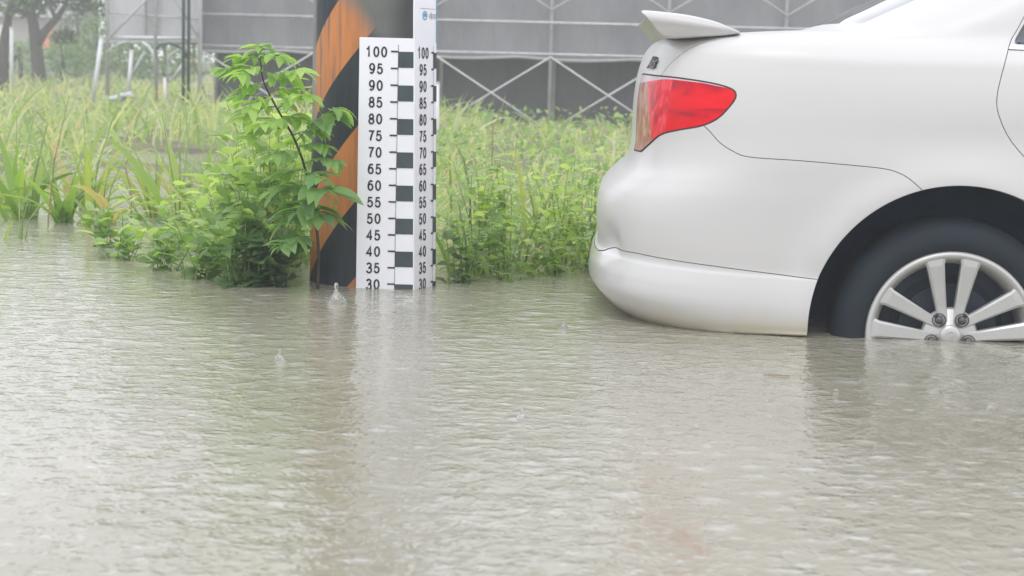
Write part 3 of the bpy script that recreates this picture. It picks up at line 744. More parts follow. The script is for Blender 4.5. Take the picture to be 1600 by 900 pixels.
# ------------------------------------------------------------------ foliage generators
class Fol:
    def __init__(s): s.V = []; s.F = []; s.T = []; s.n = 0
    def strips(s, base, yaw, tilt, curl, length, width, tint, segs=5, prof=None, fold=.25, twist=None):
        """N curved leaf strips, three vertices across"""
        base = np.asarray(base, float); n = len(base); S = segs
        if prof is None: prof = np.concatenate([[.55], np.ones(S-2)*1., [.65], [.03]]) if S > 2 else np.array([.7, 1, .03])
        prof = np.asarray(prof)
        h = np.stack([np.cos(yaw), np.sin(yaw), np.zeros(n)], -1); sd_ = np.stack([-np.sin(yaw), np.cos(yaw), np.zeros(n)], -1)
        if twist is None: twist = rng.normal(0, .35, n)
        pos = base.copy(); P_ = []
        for k in range(S+1):
            a = tilt+curl*(k/S)
            d = h*np.sin(a)[:, None]+np.array([0, 0, 1.])*np.cos(a)[:, None]
            nr = np.cross(d, sd_)
            tw = twist*(k/S+.3)
            sv = sd_*np.cos(tw)[:, None]+nr*np.sin(tw)[:, None]; nv = np.cross(d, sv)
            wv = (width*prof[k]/2)[:, None]
            P_ += [pos-sv*wv+nv*wv*fold, pos.copy(), pos+sv*wv+nv*wv*fold]
            pos = pos+d*(length/S)[:, None]
        V = np.stack(P_, 1).reshape(-1, 3); m_ = 3*(S+1)
        f = []
        for k in range(S):
            for c in (0, 1): f.append((3*k+c, 3*k+c+1, 3*k+c+4, 3*k+c+3))
        F = (np.array(f)[None]+(np.arange(n)*m_)[:, None, None]).reshape(-1, 4)+s.n
        s.V.append(V); s.F.append(F); s.T.append(np.repeat(tint, m_)); s.n += len(V)
    def build(s, name, mat, parent=None):
        return mesh(name, np.concatenate(s.V), np.concatenate(s.F), mat, parent, True, tint=np.clip(np.concatenate(s.T), 0, 1))
LEAFP = [.12, .85, 1, .62, .03]
HEART = [.5, 1, .85, .45, .03]
def U(a, b_, n=None): return rng.uniform(a, b_, n)

# the flooded meadow: too many blades to count
def in_field(x, y):
    inw = np.abs(x) < .31*y+1.2
    return inw
fol = Fol()
def edge_y(x):   # near limit of the weeds
    return .16*np.sin(x*9+1)*np.sin(x*4.3)*(np.asarray(x) < -1.1)+np.interp(x, [-3, -1.9, -1.5, -1.15, -.85, -.2, .25, .7, 1.5, 4], [7.7, 7.35, 6.95, 6.0, 5.5, 5.55, 5.8, 6.3, 6.6, 6.6])
def puddle(x, y):
    """0 in open water, 1 in grass"""
    p = np.minimum(((x+2.1)/1.1)**2+((y-11.6)/1.7)**2, ((x+1.75)/.38)**2+((y-8.6)/1.0)**2)
    p = np.minimum(p, ((x+2.6)/.5)**2+((y-7.6)/.5)**2); p = np.minimum(p, ((x+1.2)/.3)**2+((y-6.9)/.5)**2)
    wv = np.abs(x+.213*y+.10*np.sin(y*2.6))/(.026*y+.05)
    wv = np.where((y > 6.9) & (y < 12.8), wv, 9)
    return np.minimum(np.clip((p-.5)/.8, 0, 1), np.clip((wv-.55)/.9, 0.06, 1))
for (y0, y1, dens, ln, wd) in ((5.5, 8.5, 170, (.16, .52), (.006, .022)), (8.5, 13, 95, (.20, .60), (.009, .030)), (13, 22, 42, (.25, .60), (.014, .034)), (22, 42, 12, (.3, .6), (.03, .06))):
    wx = .31*y1+1; n = int(dens*(y1-y0)*2*wx)
    x = U(-wx, wx, n); y = U(y0, y1, n)
    ok = in_field(x, y) & (y > edge_y(x)+U(0, .5, n)) & (U(0, 1, n) < puddle(x, y)+.03) & ~((x > 2.2) & (y < 9)) & ~((y > 22) & (x > -4.5) & (y > 23.8))
    x, y = x[ok], y[ok]; n = len(x); z = np.maximum(terrain(x, y), -.06)
    clump = .5+.5*np.sin(x*2.3+np.sin(y*1.7)*2)*np.sin(y*1.9+x*.7)
    thin = U(0, 1, n) < np.where((x < -1.0) & (y < 9.5), .45, 1.); x, y, z, clump = x[thin], y[thin], z[thin], clump[thin]; n = len(x)
    L_ = U(ln[0], ln[1], n)*(.6+.6*clump)*np.where((x > -.3) & (y > 7.2), np.interp(y, [7.2, 9, 24], [.8, .48, .5]), 1)
    L_ *= np.clip(.45+.55*(y-edge_y(x))/1.2, .4, 1)
    tint = np.clip(rng.normal(.40, .24, n)+.12*np.clip((y-9)/8, 0, 1)+.15*(clump-.5)+np.where(U(0, 1, n) < .10, .35, 0), 0, 1)
    fol.strips(np.stack([x, y, z], -1), U(0, 2*PI, n), U(.05, .95, n), U(.3, 2.3, n), L_, U(wd[0], wd[1], n), tint, 5 if y0 < 13 else 4)
tag(fol.build('meadow_grass', M['leaf_field']), 'tangled pale green grass covering the flooded field', 'grass', kind='stuff')
# low creeping leaves in the meadow
fol = Fol()
for (y0, y1, dens, sz) in ((5.5, 7.6, 260, (.022, .05)), (7.6, 12, 90, (.03, .06)), (12, 22, 22, (.05, .10))):
    wx = .31*y1+1; n = int(dens*(y1-y0)*2*wx); x = U(-wx, wx, n); y = U(y0, y1, n)
    ok = in_field(x, y) & (y > edge_y(x)+.1) & (U(0, 1, n) < puddle(x, y)) & ((x > -1.3) | (U(0, 1, n) < .35)) & ~((x > 2.2) & (y < 9))
    x, y = x[ok], y[ok]; n = len(x); z = np.maximum(terrain(x, y), 0)+U(.01, .24, n)*np.clip(.3+(y-edge_y(x)), .3, 1)
    fol.strips(np.stack([x, y, z], -1), U(0, 2*PI, n), U(.6, 1.7, n), U(.1, .8, n), U(*sz, n), U(sz[0]*.4, sz[1]*.6, n), np.clip(rng.normal(.5, .22, n), 0, 1), 4, LEAFP)
tag(fol.build('creeping_weeds', M['leaf_weed']), 'low broad-leaved creepers woven through the wet grass', 'weeds', kind='stuff')

def weed(x, y, h, w, nst, leaf, label, tint=.45, shape=HEART, mat='leaf_weed', hue=.2, group='leafy weeds along the flooded verge', name='leafy_weed', per=12):
    r = empty(name, (x, y, 0)); tag(r, label, 'plant', group)
    st = MB(); f = Fol(); B = []; YW = []
    nst = int(nst*(.7 if x < -.3 else .62)); h *= (1 if x < -.3 else 1.2); tint = tint if x < -.3 else min(.9, tint+.12)
    for i in range(nst):
        a = U(0, 2*PI); lean = U(.0, 1.)*w; hh = h*U(.6, 1.0); p0 = np.array((U(-.25, .25)*w, U(-.25, .25)*w, -.1)); p1 = np.array((math.cos(a)*lean, math.sin(a)*lean*.8, hh))
        pm = (p0+p1)/2+np.array((U(-.03, .03), U(-.03, .03), h*.12)); pts = []
        for k in range(6):
            q = k/5; pts.append((1-q)**2*p0+2*q*(1-q)*pm+q*q*p1)
        st.tube([tuple(p) for p in pts], [.0028, .0024, .002, .0016, .0012, .0008], 5)
        for k in range(per):
            q = (k+U(0, 1))/per*.95+.05; p = (1-q)**2*p0+2*q*(1-q)*pm+q*q*p1
            if p[2] < -.02: continue
            B.append(p+U(-.012, .012, 3)); YW.append(U(0, 2*PI))
    st.build('stems', M['stem_green'], r, smooth=True)
    B = np.array(B); n = len(B)
    k_ = 1.4 if x < -.3 else 1.1
    leaf *= k_
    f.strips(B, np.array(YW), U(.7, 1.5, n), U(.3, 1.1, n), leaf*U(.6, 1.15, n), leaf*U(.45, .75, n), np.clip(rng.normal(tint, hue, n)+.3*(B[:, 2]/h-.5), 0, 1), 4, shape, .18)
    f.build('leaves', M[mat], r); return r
W_ = [
 (-.73, 5.40, .18, .13, 15, .055, 'dark round-leaved weed in the water at the left foot of the banded pole', .15, .12),
 (-.82, 5.42, .24, .15, 16, .055, 'dense green weed just left of the pole, dipping broad leaves in the water', .35, .2),
 (-.98, 5.55, .22, .14, 13, .048, 'bright leafy weed at the outer end of the clump left of the pole', .55, .2),
 (-1.13, 5.75, .15, .14, 10, .045, 'small sprawling weed floating off the left tip of the verge', .6, .2),
 (-.78, 5.75, .36, .20, 20, .05, 'tall bushy weed behind the sapling, left of the pole', .6, .2),
 (-1.02, 6.15, .30, .22, 18, .045, 'yellow-green weed behind the outer clump left of the pole', .75, .18),
 (-.17, 5.65, .17, .15, 15, .045, 'dark low weed touching the water right beside the gauge', .2, .14),
 (-.02, 5.72, .20, .16, 15, .045, 'leafy weed a step right of the gauge at the water edge', .4, .2),
 (.13, 5.90, .18, .16, 13, .042, 'leafy weed midway between gauge and car bumper', .5, .2),
 (.30, 6.10, .20, .16, 14, .042, 'leafy weed close behind the rear bumper of the car', .45, .2),
 (-.05, 6.15, .34, .20, 18, .045, 'tall bright weed behind the water-edge weeds right of the gauge', .65, .2),
 (.22, 6.6, .34, .22, 16, .045, 'pale tall weed behind the gap between gauge and car', .7, .2),
 (.52, 6.7, .28, .2, 14, .045, 'leafy weed partly hidden behind the tail of the car', .55, .2),
 (-1.33, 6.05, .12, .16, 11, .045, 'straggling half-sunk weed in open water left of the leafy clump', .65, .2),
 (-1.47, 6.45, .15, .18, 11, .045, 'low weed at the water edge between the clump and the left grass tufts', .6, .2),
 (-1.22, 6.35, .22, .18, 12, .045, 'sparse pale weed behind the half-sunk one left of the clump', .8, .15),
 (-.80, 5.62, .50, .15, 20, .058, 'tall lush weed crowding the stem of the sapling', .75, .2),
 (-.93, 5.85, .46, .18, 18, .055, 'tall yellow-green weed between the sapling and the grass tufts', .85, .16),
 (-.76, 6.0, .56, .18, 18, .055, 'tallest leafy weed, rising behind the sapling top', .8, .16),
 (-.86, 6.5, .60, .22, 18, .06, 'pale tall weed standing behind the sapling on its left', .85, .15),
 (-.10, 5.95, .28, .16, 16, .055, 'broad-leaved weed right of the gauge, second row from the water', .7, .2),
 (.16, 6.25, .30, .18, 16, .055, 'yellow-green broad-leaved weed in the middle of the right-hand verge', .85, .15)]
for (x, y, h, w, ns, lf, lb, ti, hu) in W_: weed(x, y, h, w, ns, lf, lb, ti, hue=hu)

def reed(x, y, h, nb, wid, label, tint=.5, spread=.5, group='broad-bladed grass tufts in the shallow water'):
    r = empty('grass_tuft', (x, y, 0)); tag(r, label, 'grass tuft', group)
    f = Fol(); n = nb
    f.strips(np.stack([U(-.06, .06, n), U(-.06, .06, n), np.full(n, -.08)], -1), U(0, 2*PI, n), U(.0, spread, n), U(.5, 2.2, n), h*U(.7, 1.35, n), wid*U(.6, 1.1, n), np.clip(rng.normal(tint, .2, n), 0, 1), 8, [.5, .8, 1, 1, 1, .9, .7, .4, .03], .3)
    f.build('blades', M['leaf_grass'], r)
    st = MB()
    for i in range(3):
        a = U(0, 2*PI); st.tube([(0, 0, -.1), (math.cos(a)*.04, math.sin(a)*.04, h*.4), (math.cos(a)*.11, math.sin(a)*.11, h*.9)], [.004, .003, .0015], 5)
    st.build('stalks', M['stem_green'], r, smooth=True)
for a in [
 (-2.03, 7.45, .44, 16, .034, 'broad-bladed tuft at the far left edge of the picture', .3),
 (-1.86, 7.35, .38, 15, .030, 'drooping dark green tuft second from the left edge', .2),
 (-1.70, 7.35, .34, 12, .030, 'short yellowing tuft with a bent pale blade', .75),
 (-1.30, 6.95, .52, 9, .036, 'upright tuft with one long blade leaning right, left of the sapling', .35, .28),
 (-1.08, 6.6, .36, 14, .020, 'fine green tuft just left of the bushy weeds', .5),
 (-1.42, 7.9, .36, 14, .022, 'pale tuft behind the upright blade', .7),
 (-1.95, 8.2, .45, 18, .036, 'tall pale tuft behind the left edge tufts', .6),
 (-1.55, 6.75, .16, 7, .014, 'sparse sunken tuft with blades lying on the open water', .3, 1.0),
 (-1.84, 6.65, .16, 8, .014, 'thin half-drowned tuft at the left water edge', .3, 1.0),
 (.10, 6.8, .42, 16, .018, 'arching green tuft in the middle of the right-hand verge', .5),
 (-.12, 7.0, .38, 14, .018, 'grass tuft directly right of the gauge, behind the weeds', .6),
 (.33, 7.3, .36, 14, .018, 'pale grass tuft left of the tail lamp', .75),
 (.55, 7.1, .34, 12, .016, 'small grass tuft close to the boot of the car', .6),
 (-.55, 6.6, .40, 14, .018, 'grass tuft behind the lower leaves of the sapling', .55),
 (.02, 6.0, .30, 16, .016, 'fresh grass tuft at the water edge, second tuft right of the gauge', .5),
 (.24, 6.15, .34, 18, .016, 'arching grass tuft at the water edge nearest the rear bumper', .6),
 (-.14, 5.85, .26, 14, .014, 'short grass tuft at the water edge nearest the gauge', .5),
 (-1.55, 7.7, .42, 16, .024, 'leaning tuft in front of the left puddle', .55),
 (-2.2, 7.9, .46, 18, .026, 'thick tuft just inside the left picture edge, second row', .5)]:
    reed(*a)
# dry bent stalks
for i, (pa, pb, pc, Yd, lb) in enumerate([((75, 345), (85, 250), (108, 150), 7.2, 'brown dry stalk leaning right in the far left grass'),
        ((735, 300), (725, 250), (712, 225), 6.3, 'thin green stalk rising right of the gauge numbers'),
        ((770, 200), (778, 185), (790, 150), 9.5, 'feathery dry stalk against the shade-toned net right of the gauge'),
        ((885, 370), (890, 340), (898, 320), 6.3, 'dark thin stalk near the rear bumper'),
        ((205, 300), (195, 260), (215, 215), 7.4, 'bare crooked stalk standing in the left puddle')]):
    p = [Vector(P(*q, Yd)) for q in (pa, pb, pc)]; p.insert(0, Vector((p[0].x, Yd, -.1)))
    g = MB(); g.tube([tuple(q-p[0]) for q in p], [.004, .0035, .003, .0015], 5)
    o_ = g.build('dry_stalk', M['stem_dry'] if i != 1 else M['stem_green'], smooth=True); o_.location = p[0]; tag(o_, lb, 'stalk', 'single stalks in the verge')

# sapling with feather leaves, in front of the pole
sap = empty('sapling', (-.60, 5.34, 0)); tag(sap, 'slender sapling with drooping feather leaves growing against the left side of the pole', 'sapling')
base = Vector(sap.location)
spts = [Vector((-.60, 5.36, -.2)), Vector(P(498, 400, 5.35)), Vector(P(483, 290, 5.33)), Vector(P(462, 222, 5.31)), Vector(P(432, 168, 5.29)), Vector(P(412, 128, 5.27)), Vector(P(407, 92, 5.26))]
def bez(pts, k=5):
    out = []
    for i in range(len(pts)-1):
        a, b_, c, d = pts[max(i-1, 0)], pts[i], pts[i+1], pts[min(i+2, len(pts)-1)]
        for j in range(k):
            f = j/k; out.append(.5*((2*b_)+(-a+c)*f+(2*a-5*b_+4*c-d)*f*f+(-a+3*b_-3*c+d)*f**3))
    return out+[pts[-1]]
sp_ = bez(spts); g = MB(); g.tube([tuple(p-base) for p in sp_], list(np.linspace(.0055, .0018, len(sp_))), 6); g.build('stem', M['stem'], sap, smooth=True)
def frond(p0, p1, n, lf, tint, droop=1.0):
    """compound leaf: rachis p0->p1 with n leaflet pairs, drooping"""
    p0 = Vector(p0)-base; p1 = Vector(p1)-base; d = p1-p0; yaw = math.atan2(d.y, d.x)
    mid = (p0+p1)/2+Vector((0, 0, d.length*.16)); pts = []
    for k in range(7):
        q = k/6; pts.append((1-q)**2*p0+2*q*(1-q)*mid+q*q*p1)
    g = MB(); g.tube([tuple(p) for p in pts], [.002]*5+[.0013, .001], 5)
    f = Fol(); B = []; Yw = []; Ti = []
    n += 1
    for k in range(n):
        q = .22+.74*k/(n-1); p = (1-q)**2*p0+2*q*(1-q)*mid+q*q*p1
        for s in (-1, 1): B.append(p); Yw.append(yaw+s*U(.75, 1.15)); Ti.append(U(1.25, 2.0)*droop)
    B.append(p1); Yw.append(yaw); Ti.append(1.7*droop)
    m_ = len(B); sc_ = np.array([.75+.35*math.sin(PI*(i//2)/(n)) for i in range(m_)])
    f.strips(np.array([tuple(b_) for b_ in B]), np.array(Yw)+U(-.15, .15, m_), np.array(Ti), U(.5, 1.1, m_), lf*1.3*sc_*U(.8, 1.15, m_), lf*.56*sc_, np.clip(rng.normal(tint, .12, m_), 0, 1), 5, [.1, .8, 1, .85, .5, .03], .2)
    lv = f.build('leaf_frond', M['leaf_sapling'], sap); rr = g.build('leaf_stalk', M['stem_green'], lv, smooth=True)
FR = [((409, 105), (372, 118), 4, .055, .75), ((411, 112), (452, 128), 4, .05, .85), ((420, 145), (462, 140), 4, .055, .9), ((424, 152), (390, 168), 4, .055, .8), ((440, 182), (470, 190), 4, .055, .7), ((456, 212), (500, 205), 4, .055, .55), ((446, 190), (410, 195), 5, .055, .85), ((466, 230), (505, 228), 4, .05, .5), ((478, 265), (440, 275), 5, .055, .7), ((480, 272), (505, 280), 4, .05, .45), ((484, 305), (470, 330), 4, .07, .35),
      ((407, 92), (368, 92), 4, .055, .6), ((407, 92), (440, 88), 4, .050, .7), ((408, 90), (405, 72), 4, .05, .6), ((410, 118), (350, 108), 4, .055, .6), ((414, 130), (470, 112), 5, .055, .85), ((414, 130), (375, 150), 4, .06, .8),
      ((432, 166), (378, 185), 5, .06, .75), ((434, 170), (482, 150), 5, .06, .75), ((462, 222), (528, 168), 6, .07, .45), ((450, 200), (395, 215), 5, .06, .7), ((470, 238), (420, 245), 5, .055, .6),
      ((476, 255), (520, 250), 4, .05, .4), ((483, 290), (430, 300), 5, .06, .55), ((485, 300), (512, 300), 3, .085, .3), ((486, 320), (500, 335), 4, .085, .35), ((486, 330), (455, 345), 4, .08, .3), ((490, 370), (440, 385), 5, .06, .3)]
for i, (a, b_, n, lf, ti) in enumerate(FR):
    frond(P(*a, 5.31), P(*b_, 5.28+(-.06, .0, .05)[i % 3]), n, lf, ti)

# ------------------------------------------------------------------ scaffolds with dust nets
def cyl(mb, a, b_, r, n=8): mb.tube([a, b_], r, n)
SX, SY = -4.23, 24.0
sc1 = empty('scaffold', (SX, SY, -.2)); tag(sc1, 'long steel tube scaffold hung with grey nets behind the pole and car', 'scaffold', 'netted scaffolds at the back of the field')
xsn = [SX+1.555*i for i in range(9)]
loc = lambda x, y, z: (x-SX, y-SY, z+.2)
proto = None
for row, yy in enumerate((24.0, 24.9)):
    for x in xsn:
        if proto is None:
            g = MB(); g.tube([(0, 0, 0), (0, 0, 5.3)], .024, 8); proto = g.build('post', M['steel'], sc1, smooth=True); proto.location = loc(x, yy, -.25)
        else:
            c = proto.copy(); COL.objects.link(c); c.parent = sc1; c.location = loc(x+(.07 if row else 0), yy, -.25)
for z in (.885, 1.30, 2.45, 2.9, 4.0, 4.45):
    g = MB(); g.tube([loc(xsn[0], 23.97, z), loc(xsn[-1], 23.97, z)], .018, 8); g.build('rail', M['steel'], sc1, smooth=True)
for i in range(8):
    for z0 in (-.13, 1.47, 3.02):
        for s in (0, 1):
            g = MB(); a, b_ = (z0, z0+.98) if s == 0 else (z0+.98, z0)
            g.tube([loc(xsn[i], 23.95-.015*s, a), loc(xsn[i+1], 23.95-.015*s, b_)], .012, 6); g.build('cross_brace', M['steel_white'], sc1, smooth=True)
for x in xsn:
    for z in (.83, 2.35):
        g = MB(); g.tube([loc(x, 24, z), loc(x+.07, 24.9, z)], .018, 6); g.build('transom', M['steel'], sc1, smooth=True)
def net(name, parent, locf, x0, x1, z0, z1, y, mat, amp=.03, sag=.05, nx_=140, nz_=40):
    xs_ = np.linspace(x0, x1, nx_); zs_ = np.linspace(0, 1, nz_); Xn, Zn = np.meshgrid(xs_, zs_)
    bot = z0-sag*(.5+.5*np.sin(Xn*2.1+.4))*np.abs(np.sin(Xn*2.02)); Zz = bot+(z1-bot)*Zn
    Yn = y+amp*np.sin(Xn*5.3+2*np.sin(Zz*1.1))*np.cos(Zz*.8+Xn)+amp*.5*np.sin(Xn*13+Zz*3)
    Vn = np.array([locf(a, b_, c) for a, b_, c in zip(Xn.ravel(), Yn.ravel(), Zz.ravel())]); In = np.arange(nx_*nz_).reshape(nz_, nx_)
    Fn = np.stack([In[:-1, :-1], In[:-1, 1:], In[1:, 1:], In[1:, :-1]], -1).reshape(-1, 4)
    return mesh(name, Vn, Fn, mat, parent)
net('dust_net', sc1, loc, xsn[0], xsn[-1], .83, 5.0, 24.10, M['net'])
net('dust_net', sc1, loc, xsn[0]+.05, xsn[-1], -.3, 1.1, 24.95, M['net_shaded'], .04, .0)  # rear sheet, coloured dark to stand in for the interior shade
g = MB(); g.box(loc(xsn[4], 24.5, 5.05), (12.5, 1.0, .04)); g.build('deck', M['steel'], sc1)
# mesh fold hanging at the bottom hem
g = MB(); pts = [loc(x, 24.06, .845-.035*abs(math.sin(x*2.02))) for x in np.linspace(xsn[0], xsn[-1], 90)]; g.tube(pts, .02, 6); g.build('net_hem', M['net_light'], sc1, smooth=True)

S2 = Vector((-5.45, 23.6, -.1)); sc2 = empty('scaffold', tuple(S2)); tag(sc2, 'short raised scaffold with pale net and curved brackets at the left', 'scaffold', 'netted scaffolds at the back of the field')
loc2 = lambda x, y, z: (x-S2.x, y-S2.y, z-S2.z)
def seg(name, pts, r, mat, Yd=23.6, par=sc2, lf=loc2, n=8):
    g = MB(); g.tube([lf(*P(a, b_, Yd+(c if c else 0))) for a, b_, c in pts], r, n); return g.build(name, M[mat], par, smooth=True)
for px, y1, mt, r in ((168, 135, 'steel', .028), (243, 135, 'steel', .03), (312, 150, 'steel_white', .03), (293, 165, 'steel_dark', .022), (301, 163, 'steel_dark', .022), (228, 55, 'steel', .016), (258, 130, 'steel', .014)):
    a = P(px, y1, 23.6); g = MB(); top = 4.4
    if px in (293, 301): g.tube([loc2(a[0], 23.3, a[2]), loc2(a[0], 23.3, 4.2)], r, 8)
    elif px == 258: g.tube([loc2(a[0], 23.8, a[2]), loc2(a[0], 23.8, .78)], r, 8)
    else: g.tube([loc2(a[0], 23.6, a[2]-(.2 if px != 228 else -.0)), loc2(a[0], 23.6, top)], r, 8)
    g.build('post', M[mt], sc2, smooth=True)
seg('cross_brace', [(172, 58, -.05), (228, 0, -.05), (262, -36, -.05)], .016, 'steel'); seg('cross_brace', [(310, 58, -.05), (268, -10, -.05), (240, -55, -.05)], .016, 'steel')
seg('rail', [(162, 58, 0), (312, 60, 0)], .022, 'steel_white'); seg('rail', [(162, 66, .9), (312, 68, .9)], .02, 'steel'); seg('rail', [(172, 19, 0), (312, 30, 0)], .012, 'steel')
def bracket(pts, mt, r=.014, Yd=23.5): seg('curved_bracket', [(a, b_, 0) for a, b_ in pts], r, mt, Yd)
bracket([(168, 82), (176, 74), (186, 68), (200, 65)], 'steel'); bracket([(222, 66), (232, 72), (238, 82), (241, 95)], 'steel_white', .018)
bracket([(244, 76), (252, 70), (265, 68), (278, 72), (288, 80), (292, 90)], 'steel_dark', .018); bracket([(262, 95), (268, 84), (278, 78), (290, 76)], 'steel')
seg('cross_brace', [(290, 92, 0), (265, 130, 0)], .014, 'steel_white'); seg('cross_brace', [(226, 80, 0), (203, 122, 0)], .014, 'steel')
seg('cross_brace', [(291, 62, 0), (302, 95, 0), (325, 160, 0)], .012, 'stem_dry')
a = P(166, 60, 23.7); b2 = P(311, 60, 23.7)
net('dust_net', sc2, loc2, a[0], b2[0], a[2]-.02, 4.3, 23.72, M['net_light'], .03, .02, 60, 40)
# back side of this bay (seen through the posts)
g = MB(); g.box(loc2(-4.85, 24.1, 4.32), (1.3, .9, .04)); g.build('deck', M['steel'], sc2)

def stake(pa, pb, Yd, r, label, mat='steel_white'):
    a = Vector(P(*pa, Yd)); b_ = Vector(P(*pb, Yd)); a = a-(b_-a).normalized()*.25
    g = MB(); g.tube([(0, 0, 0), tuple(b_-a)], r, 8); g.tube([tuple((b_-a)*.985), tuple((b_-a)*1.0)], r*1.25, 8); o_ = g.build('stake', M[mat], smooth=True); o_.location = a; tag(o_, label, 'stake', 'pale stakes in the field')
stake((148, 138), (159, 56), 22, .028, 'pale stake leaning right beside the raised scaffold')
stake((202, 124), (206, 77), 23, .026, 'short white stake standing under the raised scaffold')
stake((18, 132), (18, 42), 26, .028, 'tall thin white stake at the far left before the tree')
stake((683, 205), (684, 128), 12, .012, 'thin pale stake just right of the gauge against the shade-toned net')
stake((258, 145), (257, 120), 23, .02, 'stubby pale stake between the scaffold legs')

# ------------------------------------------------------------------ trees and shrubs far left
def cloud(f, c, rad, n, sz, tint, hue=.25):
    """leaves spread through a lumpy ellipsoid"""
    d = rng.normal(size=(n, 3)); d /= np.linalg.norm(d, axis=1, keepdims=True); r = U(.35, 1, n)**.5
    lump = .82+.22*np.sin(d[:, 0]*5+c[0])*np.cos(d[:, 2]*6+c[1]); p = np.array(c)+d*(r*lump)[:, None]*np.array(rad)
    f.strips(p, U(0, 2*PI, n), U(.3, 1.6, n), U(.2, 1.2, n), sz*U(.6, 1.2, n), sz*U(.35, .6, n), np.clip(rng.normal(tint, hue, n), 0, 1), 3, [.3, 1, .8, .03], .2)
def tree(x, y, trunk, blobs, label, sz=.13, dens=240, mat='leaf_tree', tint=.5, name='tree', r0=.13):
    z0 = float(terrain(np.array(x), np.array(y))); r = empty(name, (x, y, z0)); tag(r, label, 'tree', 'trees and shrubs beyond the field')
    g = MB()
    for br in trunk: g.tube(br[0], br[1], 9)
    g.build('trunk', M['bark'], r, smooth=True)
    f = Fol()
    for c, rad in blobs: cloud(f, c, rad, int(dens*max(.6, rad[0]*rad[2]*3)), sz, tint+U(-.15, .15))
    f.build('crown', M[mat], r); return r
# near tree with forked trunk (px 58)
Yt = 38.; q = lambda px, py, dy=0: tuple(Vector(P(px, py, Yt+dy))-Vector((P(60, 125, Yt)[0], Yt, float(terrain(np.array(0.), np.array(Yt))))))
tree(P(60, 125, Yt)[0], Yt, [([q(62, 140), q(60, 110), q(56, 75), q(52, 40), q(44, 10), q(36, -40)], [.17, .14, .13, .11, .09, .04]), ([q(57, 72), q(70, 52), (q(90, 30)), q(103, 10), q(112, -25)], [.12, .09, .07, .05, .03]), ([q(88, 33), q(80, 18), q(76, -5)], [.05, .035, .02]), ([q(50, 30), q(30, 20), q(5, 25)], [.06, .05, .03])],
     [(q(40, -40), (1.3, 1.0, .85)), (q(110, -55), (1.1, 1.0, .8)), (q(10, 5, .3), (.75, .6, .35)), (q(78, 2, .4), (.8, .5, .4)), (q(150, -15), (.7, .7, .6)), (q(125, 5, .6), (.5, .5, .35)), (q(48, 18, .3), (.45, .4, .3)), (q(22, -12), (.9, .5, .5)), (q(140, 12, .2), (.6, .4, .35)), (q(70, -18), (.8, .6, .45)), (q(100, 62, 1.), (.35, .3, .2))],
     'forked dark-trunked tree leaning over the field at the far left', .13, 360, r0=.15)
Yt = 34.
tree(P(6, 120, Yt)[0], Yt, [([(0, 0, -.1), (-.03, 0, .5), (.03, 0, 1.1), (.2, 0, 2.0)], [.13, .11, .09, .04]), ([(-.02, 0, .45), (.25, 0, .75), (.35, 0, .5)], [.05, .04, .02])],
     [((.0, 0, 1.9), (.8, .7, .55)), ((-.6, 0, 1.3), (.5, .5, .4)), ((-.5, .2, .5), (.35, .4, .35))], 'dark slim tree cut by the left edge of the picture', .12, 300)
for i, (px, Yt, hh, lb, ti) in enumerate([(-60, 43, 1.6, 'shrub beyond the left edge of the field', .5), (30, 44, 1.0, 'low shrub behind the far left stake', .6), (95, 42, 1.15, 'rounded shrub right of the forked tree', .55), (150, 44, 1.9, 'tall bushy shrub behind the leaning stake', .45),
        (205, 42, 1.3, 'shrub seen under the raised scaffold', .6), (255, 43, 1.4, 'shrub seen between the curved brackets', .5), (300, 45, 1.6, 'shrub at the right end of the hedge by the dark posts', .4), (120, 50, 2.3, 'large tree crown far behind the shrubs', .3), (185, 52, 2.3, 'tree crown far behind the raised scaffold', .3)]):
    x = P(px, 120, Yt)[0]
    tree(x, Yt, [([(0, 0, -.2), (.05, 0, hh*.5), (.0, 0, hh*.9)], [.06, .05, .02])],
         [((0, 0, hh*.45), (.75, .7, hh*.5)), ((-.45, .1, hh*.35), (.55, .5, hh*.4)), ((.5, -.1, hh*.4), (.55, .5, hh*.45)), ((.1, 0, hh*.8), (.5, .5, hh*.25))], lb, .11, 300, 'leaf_hedge' if hh < 2 else 'leaf_tree', ti, 'shrub' if hh < 2 else 'tree')
# far house glimpsed through the branches
HB = Vector((P(55, 100, 62)[0], 62, .1)); hs_ = empty('house', tuple(HB)); tag(hs_, 'far pale house with an orange wall panel glimpsed through the tree', 'house')
g = MB(); g.box((0, 0, .95), (3.4, 4, 1.9)); g.build('wall', M['wall_tile'], hs_)
g = MB(); g.box((-.9, -2.03, 1.35), (.75, .06, .55)); g.build('wall_panel', M['wall_white'], hs_)
g = MB(); g.box((1.02, -2.03, 1.2), (.55, .06, .62)); g.build('wall_panel', M['wall_orange'], hs_)
g = MB(); g.box((.52, -2.03, 1.25), (.32, .06, .65)); g.build('wall_panel', M['wall_white'], hs_)
for x in (-1.45, -.2):
    g = MB(); g.box((x, -2.03, .8), (.4, .06, .4)); g.build('window', M['window_dark'], hs_)
g = MB(); g.add([(-1.9, -2.3, 1.9), (1.9, -2.3, 1.9), (1.9, 2.3, 1.9), (-1.9, 2.3, 1.9), (-1.9, 0, 2.4), (1.9, 0, 2.4)], [(0, 1, 5, 4), (2, 3, 4, 5), (0, 4, 3), (1, 2, 5), (0, 3, 2, 1)]); g.build('roof', simple('grey_roof', (.3, .3, .3), .8), hs_)
